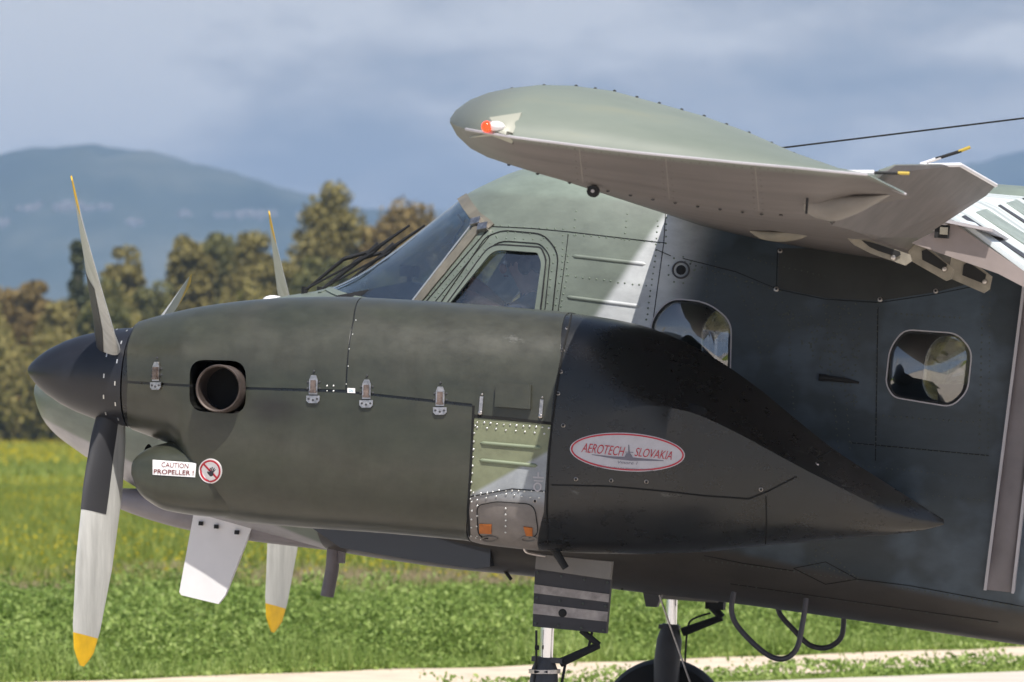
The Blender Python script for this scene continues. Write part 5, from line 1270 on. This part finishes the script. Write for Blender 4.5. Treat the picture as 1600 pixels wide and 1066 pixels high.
for t0_, t1_, mt_ in ((.10, .14, M_DKGREY), (.27, .40, M_STR), (.55, .58, M_DKGREY), (.66, .80, M_STR), (.88, .9, M_DKGREY)):
    P4 = [fc[0].lerp(fc[3], t0_), fc[1].lerp(fc[2], t0_ + .02), fc[1].lerp(fc[2], t1_ + .03), fc[0].lerp(fc[3], t1_)]
    MB().plate([p + Vector((0, 0, .014)) for p in P4], (0, 0, .004)).build('flap_stripe', mt_, FL, False)
# wing centre/ trailing upper part seen behind the aileron
RF = Loft([(1060, 262), (1300, 268), (1480, 285), (1700, 312)], [(1060, 400), (1300, 410), (1500, 420), (1700, 430)], 0, [(1060, .6), (1700, .6)], [(1060, 3, 3), (1700, 3, 3)], [(1060, .5), (1700, .5)])
# wing root fairing
rf = MB()
# far wing (mirrored)
fw = mirror_copy(WG, AC); fw.scale.y = -1
for ch in (TIP, AIL): mirror_copy(ch, fw)
# roof aerial wire
MB().tube([B(1010, 257, 0), B(1350, 215.5, .0), B(1700, 172.5, .0)], .004, 6).build('aerial_wire', M_BLACK, AC)

# ---------------- landing gear
def gear(y, du, sc_, full):
    """local builder in image space for near gear; du shifts"""
    return None
LGr = MB(); yg = -1.86
leg = MB()
leg.plate([B(838, 866, yg - .03), B(956, 878, yg - .03), B(953, 906, yg - .03), B(836, 889, yg - .03)], (0, .05, 0)); 
door = [(836, 889), (954, 906), (947, 990), (832, 979)]
DR = leg.build('landing_gear', M_BROWNG, AC, False)
def lerp2(a, b, t): return (a[0] + (b[0] - a[0]) * t, a[1] + (b[1] - a[1]) * t)
bands = [(0, .25, M_DKGREY), (.25, .40, M_LGREY), (.40, .62, M_DKGREY), (.62, .78, M_LGREY), (.78, 1, M_DKGREY)]
M_BANDL = pmat('stripe_pale_worn', (.33, .29, .27), .6, nscale=25, namt=.35); M_BANDD = pmat('stripe_dark', (.035, .033, .037), .6, nscale=15, namt=.2)
pl = MB(); pl.plate([B(u, v_, yg) for u, v_ in door], (0, .05, 0)); DP = pl.build('gear_door', M_BANDD, DR, False)
for a, b_ in ((.27, .42), (.60, .78)):
    L0, L1 = lerp2(door[0], door[3], a), lerp2(door[0], door[3], b_); R0, R1 = lerp2(door[1], door[2], a), lerp2(door[1], door[2], b_)
    MB().plate([B(*L0, yg - .002), B(*R0, yg - .002), B(*R1, yg - .002), B(*L1, yg - .002)], (0, -.003, 0)).build('door_stripe', M_BANDL, DP, False)
MB().dome(Matrix.Translation(B(879, 958, yg - .006)) @ Matrix.Rotation(R(90), 4, 'X'), .018, .004, 14).build('door_hole', M_DARK, DP)
bo = MB()
for t_ in (.06, .5, .94):
    for s_ in (.04, .35, .66, .96):
        a_, b_ = lerp2(door[0], door[1], s_), lerp2(door[3], door[2], s_); q_ = lerp2(a_, b_, t_); bo.dome(Matrix.Translation(B(q_[0], q_[1], yg - .004)) @ Matrix.Rotation(R(90), 4, 'X'), .006, .004)
bo.build('door_screws', M_RIV, DP, False, kind='stuff')
MB().tube([B(838, 985, -1.88), B(838, 1030, -1.88), B(832, 1090, -1.88)], .005, 6).tube([B(836, 1012, -1.88), B(842, 1012, -1.88)], .010, 8).tube([B(835, 1050, -1.89), B(856, 1050, -1.89)], .007, 8).build('brake_line', M_BLACK, DR)
MB().tube([B(851, 1046, -1.83), B(851, 1052, -1.83)], .068, 20).build('leg_clamp', M_STEEL, DR)
MB().tube([B(855, 975, -1.83), B(852, 1045, -1.83)], .030, 20).build('oleo_strut', M_CHROME, DR)
MB().tube([B(852, 1028, -1.83), B(851, 1045, -1.83), B(849, 1080, -1.83), B(846, 1190, -1.83)], [.036, .055, .065, .06], 20).box(Matrix.Translation(B(856, 1031, -1.83)), .13, .06, .02).build('lower_leg', M_DKGREY, DR)
MB().tube([B(908, 985, -1.83), B(936, 1008, -1.83)], .013, 8).tube([B(936, 1008, -1.83), B(875, 1036, -1.83)], [.015, .019], 8).tube([B(925, 988, -1.83), B(918, 1020, -1.83)], .006, 6).tube([B(884, 1034, -1.83), B(878, 1066, -1.83), B(880, 1110, -1.83)], .006, 6).build('torque_link', M_BLACK, DR)
def wheel(cx, cz, y, parent, r=.32):
    v = []; f = []; m = 48; pf = [(0, -.06), (.12, -.065), (.17, -.05), (.18, -.085), (.25, -.105), (.30, -.085), (.32, -.03), (.32, .03), (.30, .085), (.25, .105), (.18, .085), (.17, .05), (.12, .065), (0, .06)]
    for (rr, yy) in pf:
        for j in range(m): a = 2 * math.pi * j / m; v.append(Vector((cx + rr * math.cos(a), y + yy, cz + rr * math.sin(a))))
    for i in range(len(pf) - 1):
        for j in range(m): a = (j + 1) % m; f.append((i * m + j, i * m + a, (i + 1) * m + a, (i + 1) * m + j))
    return mesh_obj('wheel', v, f, M_BLACK, parent, True, 40)
wn = B(846, 1195, -1.83); wheel(wn.x, wn.z, -1.70, DR)
# far gear
yf = 1.83
fg = MB(); fg.plate([B(1010, 900, yf - .1), B(1140, 915, yf - .1), B(1120, 942, yf - .1), B(1020, 935, yf - .1)], (0, .2, 0)); FG = fg.build('landing_gear', M_BROWNG, AC, False)
MB().tube([B(1050, 925, yf), B(1048, 985, yf)], .029, 20).build('oleo_strut', M_CHROME, FG)
MB().tube([B(1048, 975, yf), B(1046, 1000, yf), B(1042, 1035, yf), B(1040, 1120, yf)], [.04, .062, .065, .06], 20).box(Matrix.Translation(B(1046, 980, yf)), .10, .06, .02).build('lower_leg', M_DKGREY, FG)
MB().tube([B(1110, 945, yf), B(1128, 965, yf)], .02, 8).tube([B(1128, 965, yf), B(1066, 988, yf)], [.016, .022], 8).tube(smooth_pts([B(1110, 958, yf), B(1082, 968, yf), B(1074, 985, yf), B(1070, 1040, yf)], 4), .005, 6).box(Matrix.Translation(B(1118, 944, yf)), .09, .08, .05).build('torque_link', M_BLACK, FG)
wf = B(1038, 1131, yf + .14); wheel(wf.x, wf.z, yf + .14, FG)

# ---------------- pilot (sits inside: a thing of its own)
PB = lambda u, v_, y: RY @ B(u, v_, y)
def skin_person():
    nodes = {'pel': (PB(846, 590, -.36), .15), 'bel': (PB(850, 550, -.36), .15), 'che': (PB(848, 500, -.36), .17), 'nkb': (PB(838, 466, -.36), .09), 'nk': (PB(831, 448, -.36), .058), 'hd': (PB(824, 430, -.36), .075), 'hd2': (PB(822, 412, -.36), .098), 'hd3': (PB(823, 396, -.36), .08),
             'shL': (PB(840, 474, -.56), .068), 'elL': (PB(790, 497, -.60), .046), 'wrL': (PB(746, 470, -.50), .030), 'paL': (PB(736, 463, -.49), .034),
             'shR': (PB(840, 474, -.16), .068), 'elR': (PB(790, 492, -.12), .046), 'wrR': (PB(752, 450, -.22), .030), 'paR': (PB(742, 444, -.23), .034),
             'hpL': (PB(838, 592, -.46), .095), 'knL': (PB(752, 580, -.48), .068), 'anL': (PB(728, 660, -.48), .042), 'toL': (PB(700, 672, -.48), .036),
             'hpR': (PB(838, 592, -.26), .095), 'knR': (PB(752, 580, -.24), .068), 'anR': (PB(728, 660, -.24), .042), 'toR': (PB(700, 672, -.24), .036)}
    keys = list(nodes); E = [('pel', 'bel'), ('bel', 'che'), ('che', 'nkb'), ('nkb', 'nk'), ('nk', 'hd'), ('hd', 'hd2'), ('hd2', 'hd3'), ('che', 'shL'), ('shL', 'elL'), ('elL', 'wrL'), ('wrL', 'paL'), ('che', 'shR'), ('shR', 'elR'), ('elR', 'wrR'), ('wrR', 'paR'),
         ('pel', 'hpL'), ('hpL', 'knL'), ('knL', 'anL'), ('anL', 'toL'), ('pel', 'hpR'), ('hpR', 'knR'), ('knR', 'anR'), ('anR', 'toR')]
    V = [nodes[k_][0] for k_ in keys]; Rd = [nodes[k_][1] for k_ in keys]; Ei = [(keys.index(a), keys.index(b)) for a, b in E]
    for s, pal in (('L', 'paL'), ('R', 'paR')):      # fingers curled round the yoke, thumb on the near side
        p = nodes[pal][0]; i0 = keys.index(pal)
        for q in range(4):
            o = Vector((-.012, (q - 1.5) * .004, .026 - q * .017)); a = p + o; b = a + Vector((-.028 + .002 * q, .012, .002)); c = b + Vector((-.004, .024, -.006)); k_ = len(V)
            V.extend([a, b, c]); Rd.extend([.0095, .0085, .0075]); Ei += [(i0, k_), (k_, k_ + 1), (k_ + 1, k_ + 2)]
        k_ = len(V); V.extend([p + Vector((-.004, -.022, .02)), p + Vector((-.026, -.018, .03))]); Rd.extend([.0105, .009]); Ei += [(i0, k_), (k_, k_ + 1)]
    root = nodes['pel'][0]
    base = Vector((root.x, root.y, PB(846, 630, -.36).z)); V = [p - base for p in V]
    me = bpy.data.meshes.new('body'); me.from_pydata(V, Ei, []); me.update()
    o = bpy.data.objects.new('tmpb', me); scene.collection.objects.link(o)
    sk = o.modifiers.new('s', 'SKIN'); sk.use_smooth_shade = True; 
    lay = me.skin_vertices[0].data if me.skin_vertices else None
    if lay is None:
        bm = bmesh.new(); bm.from_mesh(me); bm.verts.layers.skin.verify(); bm.to_mesh(me); bm.free(); lay = me.skin_vertices[0].data
    for i, r_ in enumerate(Rd): lay[i].radius = (r_, r_); lay[i].use_root = (i == 0)
    sb = o.modifiers.new('d', 'SUBSURF'); sb.levels = 2; sb.render_levels = 2
    dg = bpy.context.evaluated_depsgraph_get(); dg.update(); m2 = bpy.data.meshes.new_from_object(o.evaluated_get(dg)); bpy.data.objects.remove(o)
    P = empty('person', base); tag(P, 'pilot in a dark sweater with both hands on the yoke behind the cockpit side window', 'person')
    b = bpy.data.objects.new('body', m2); m2.materials.clear(); finish(b, [M_SHIRT, M_SKIN], P, True, None)
    zk = nodes['nkb'][0].z - base.z + .02
    for p in m2.polygons:
        c = p.center
        if c.z > zk: p.material_index = 1
        for s in ('L', 'R'):
            e = nodes['el' + s][0] - base; w_ = nodes['wr' + s][0] - base; t_ = (c - e).dot(w_ - e) / (w_ - e).length_squared
            if t_ > .12 and (c - e.lerp(w_, min(1.4, t_))).length < .12 and c.x < e.x: p.material_index = 1
    hd = nodes['hd2'][0] - base
    mb = MB(); ellipsoid(mb, hd + Vector((.012, 0, .028)), .108, .092, .10); mb.build('hair', M_HAIR, P)
    mb = MB(); ellipsoid(mb, hd + Vector((-.105, 0, -.022)), .018, .014, .024); mb.build('nose', M_SKIN, P)
    for sy in (-1, 1):
        ellipsoid(MB(), hd + Vector((-.088, sy * .034, .004)), .012, .014, .010).build('eye', M_WHITE, P)
        ellipsoid(MB(), hd + Vector((.01, sy * .094, -.012)), .032, .02, .042).build('headset_cup', M_BLACK, P)
    MB().tube([hd + Vector((.01, .1 * math.cos(a), .10 * math.sin(a) + .03)) for a in np.linspace(0, math.pi, 12)], .009, 8).build('headset_band', M_BLACK, P)
    MB().box(Matrix.Translation(hd + Vector((-.092, 0, -.056))), .012, .045, .008).build('mouth', M_MAROON, P)
skin_person()

# ============================================================ HAZE
hz_ = bpy.data.materials.new('haze_air'); hz_.use_nodes = True; t = hz_.node_tree; t.nodes.clear()
pv = N(t, 'ShaderNodeVolumePrincipled'); pv.inputs['Color'].default_value = (.43, .62, .91, 1); pv.inputs['Density'].default_value = .00015; pv.inputs['Anisotropy'].default_value = 0.0
ou = N(t, 'ShaderNodeOutputMaterial'); t.links.new(pv.outputs[0], ou.inputs['Volume'])
mb = MB(); mb.box(Matrix.Translation((0, 0, 0)), 24000, 20200, 520, (0, 0, 257))
hzo = mb.build('haze', hz_, None, False); hzo['kind'] = 'stuff'
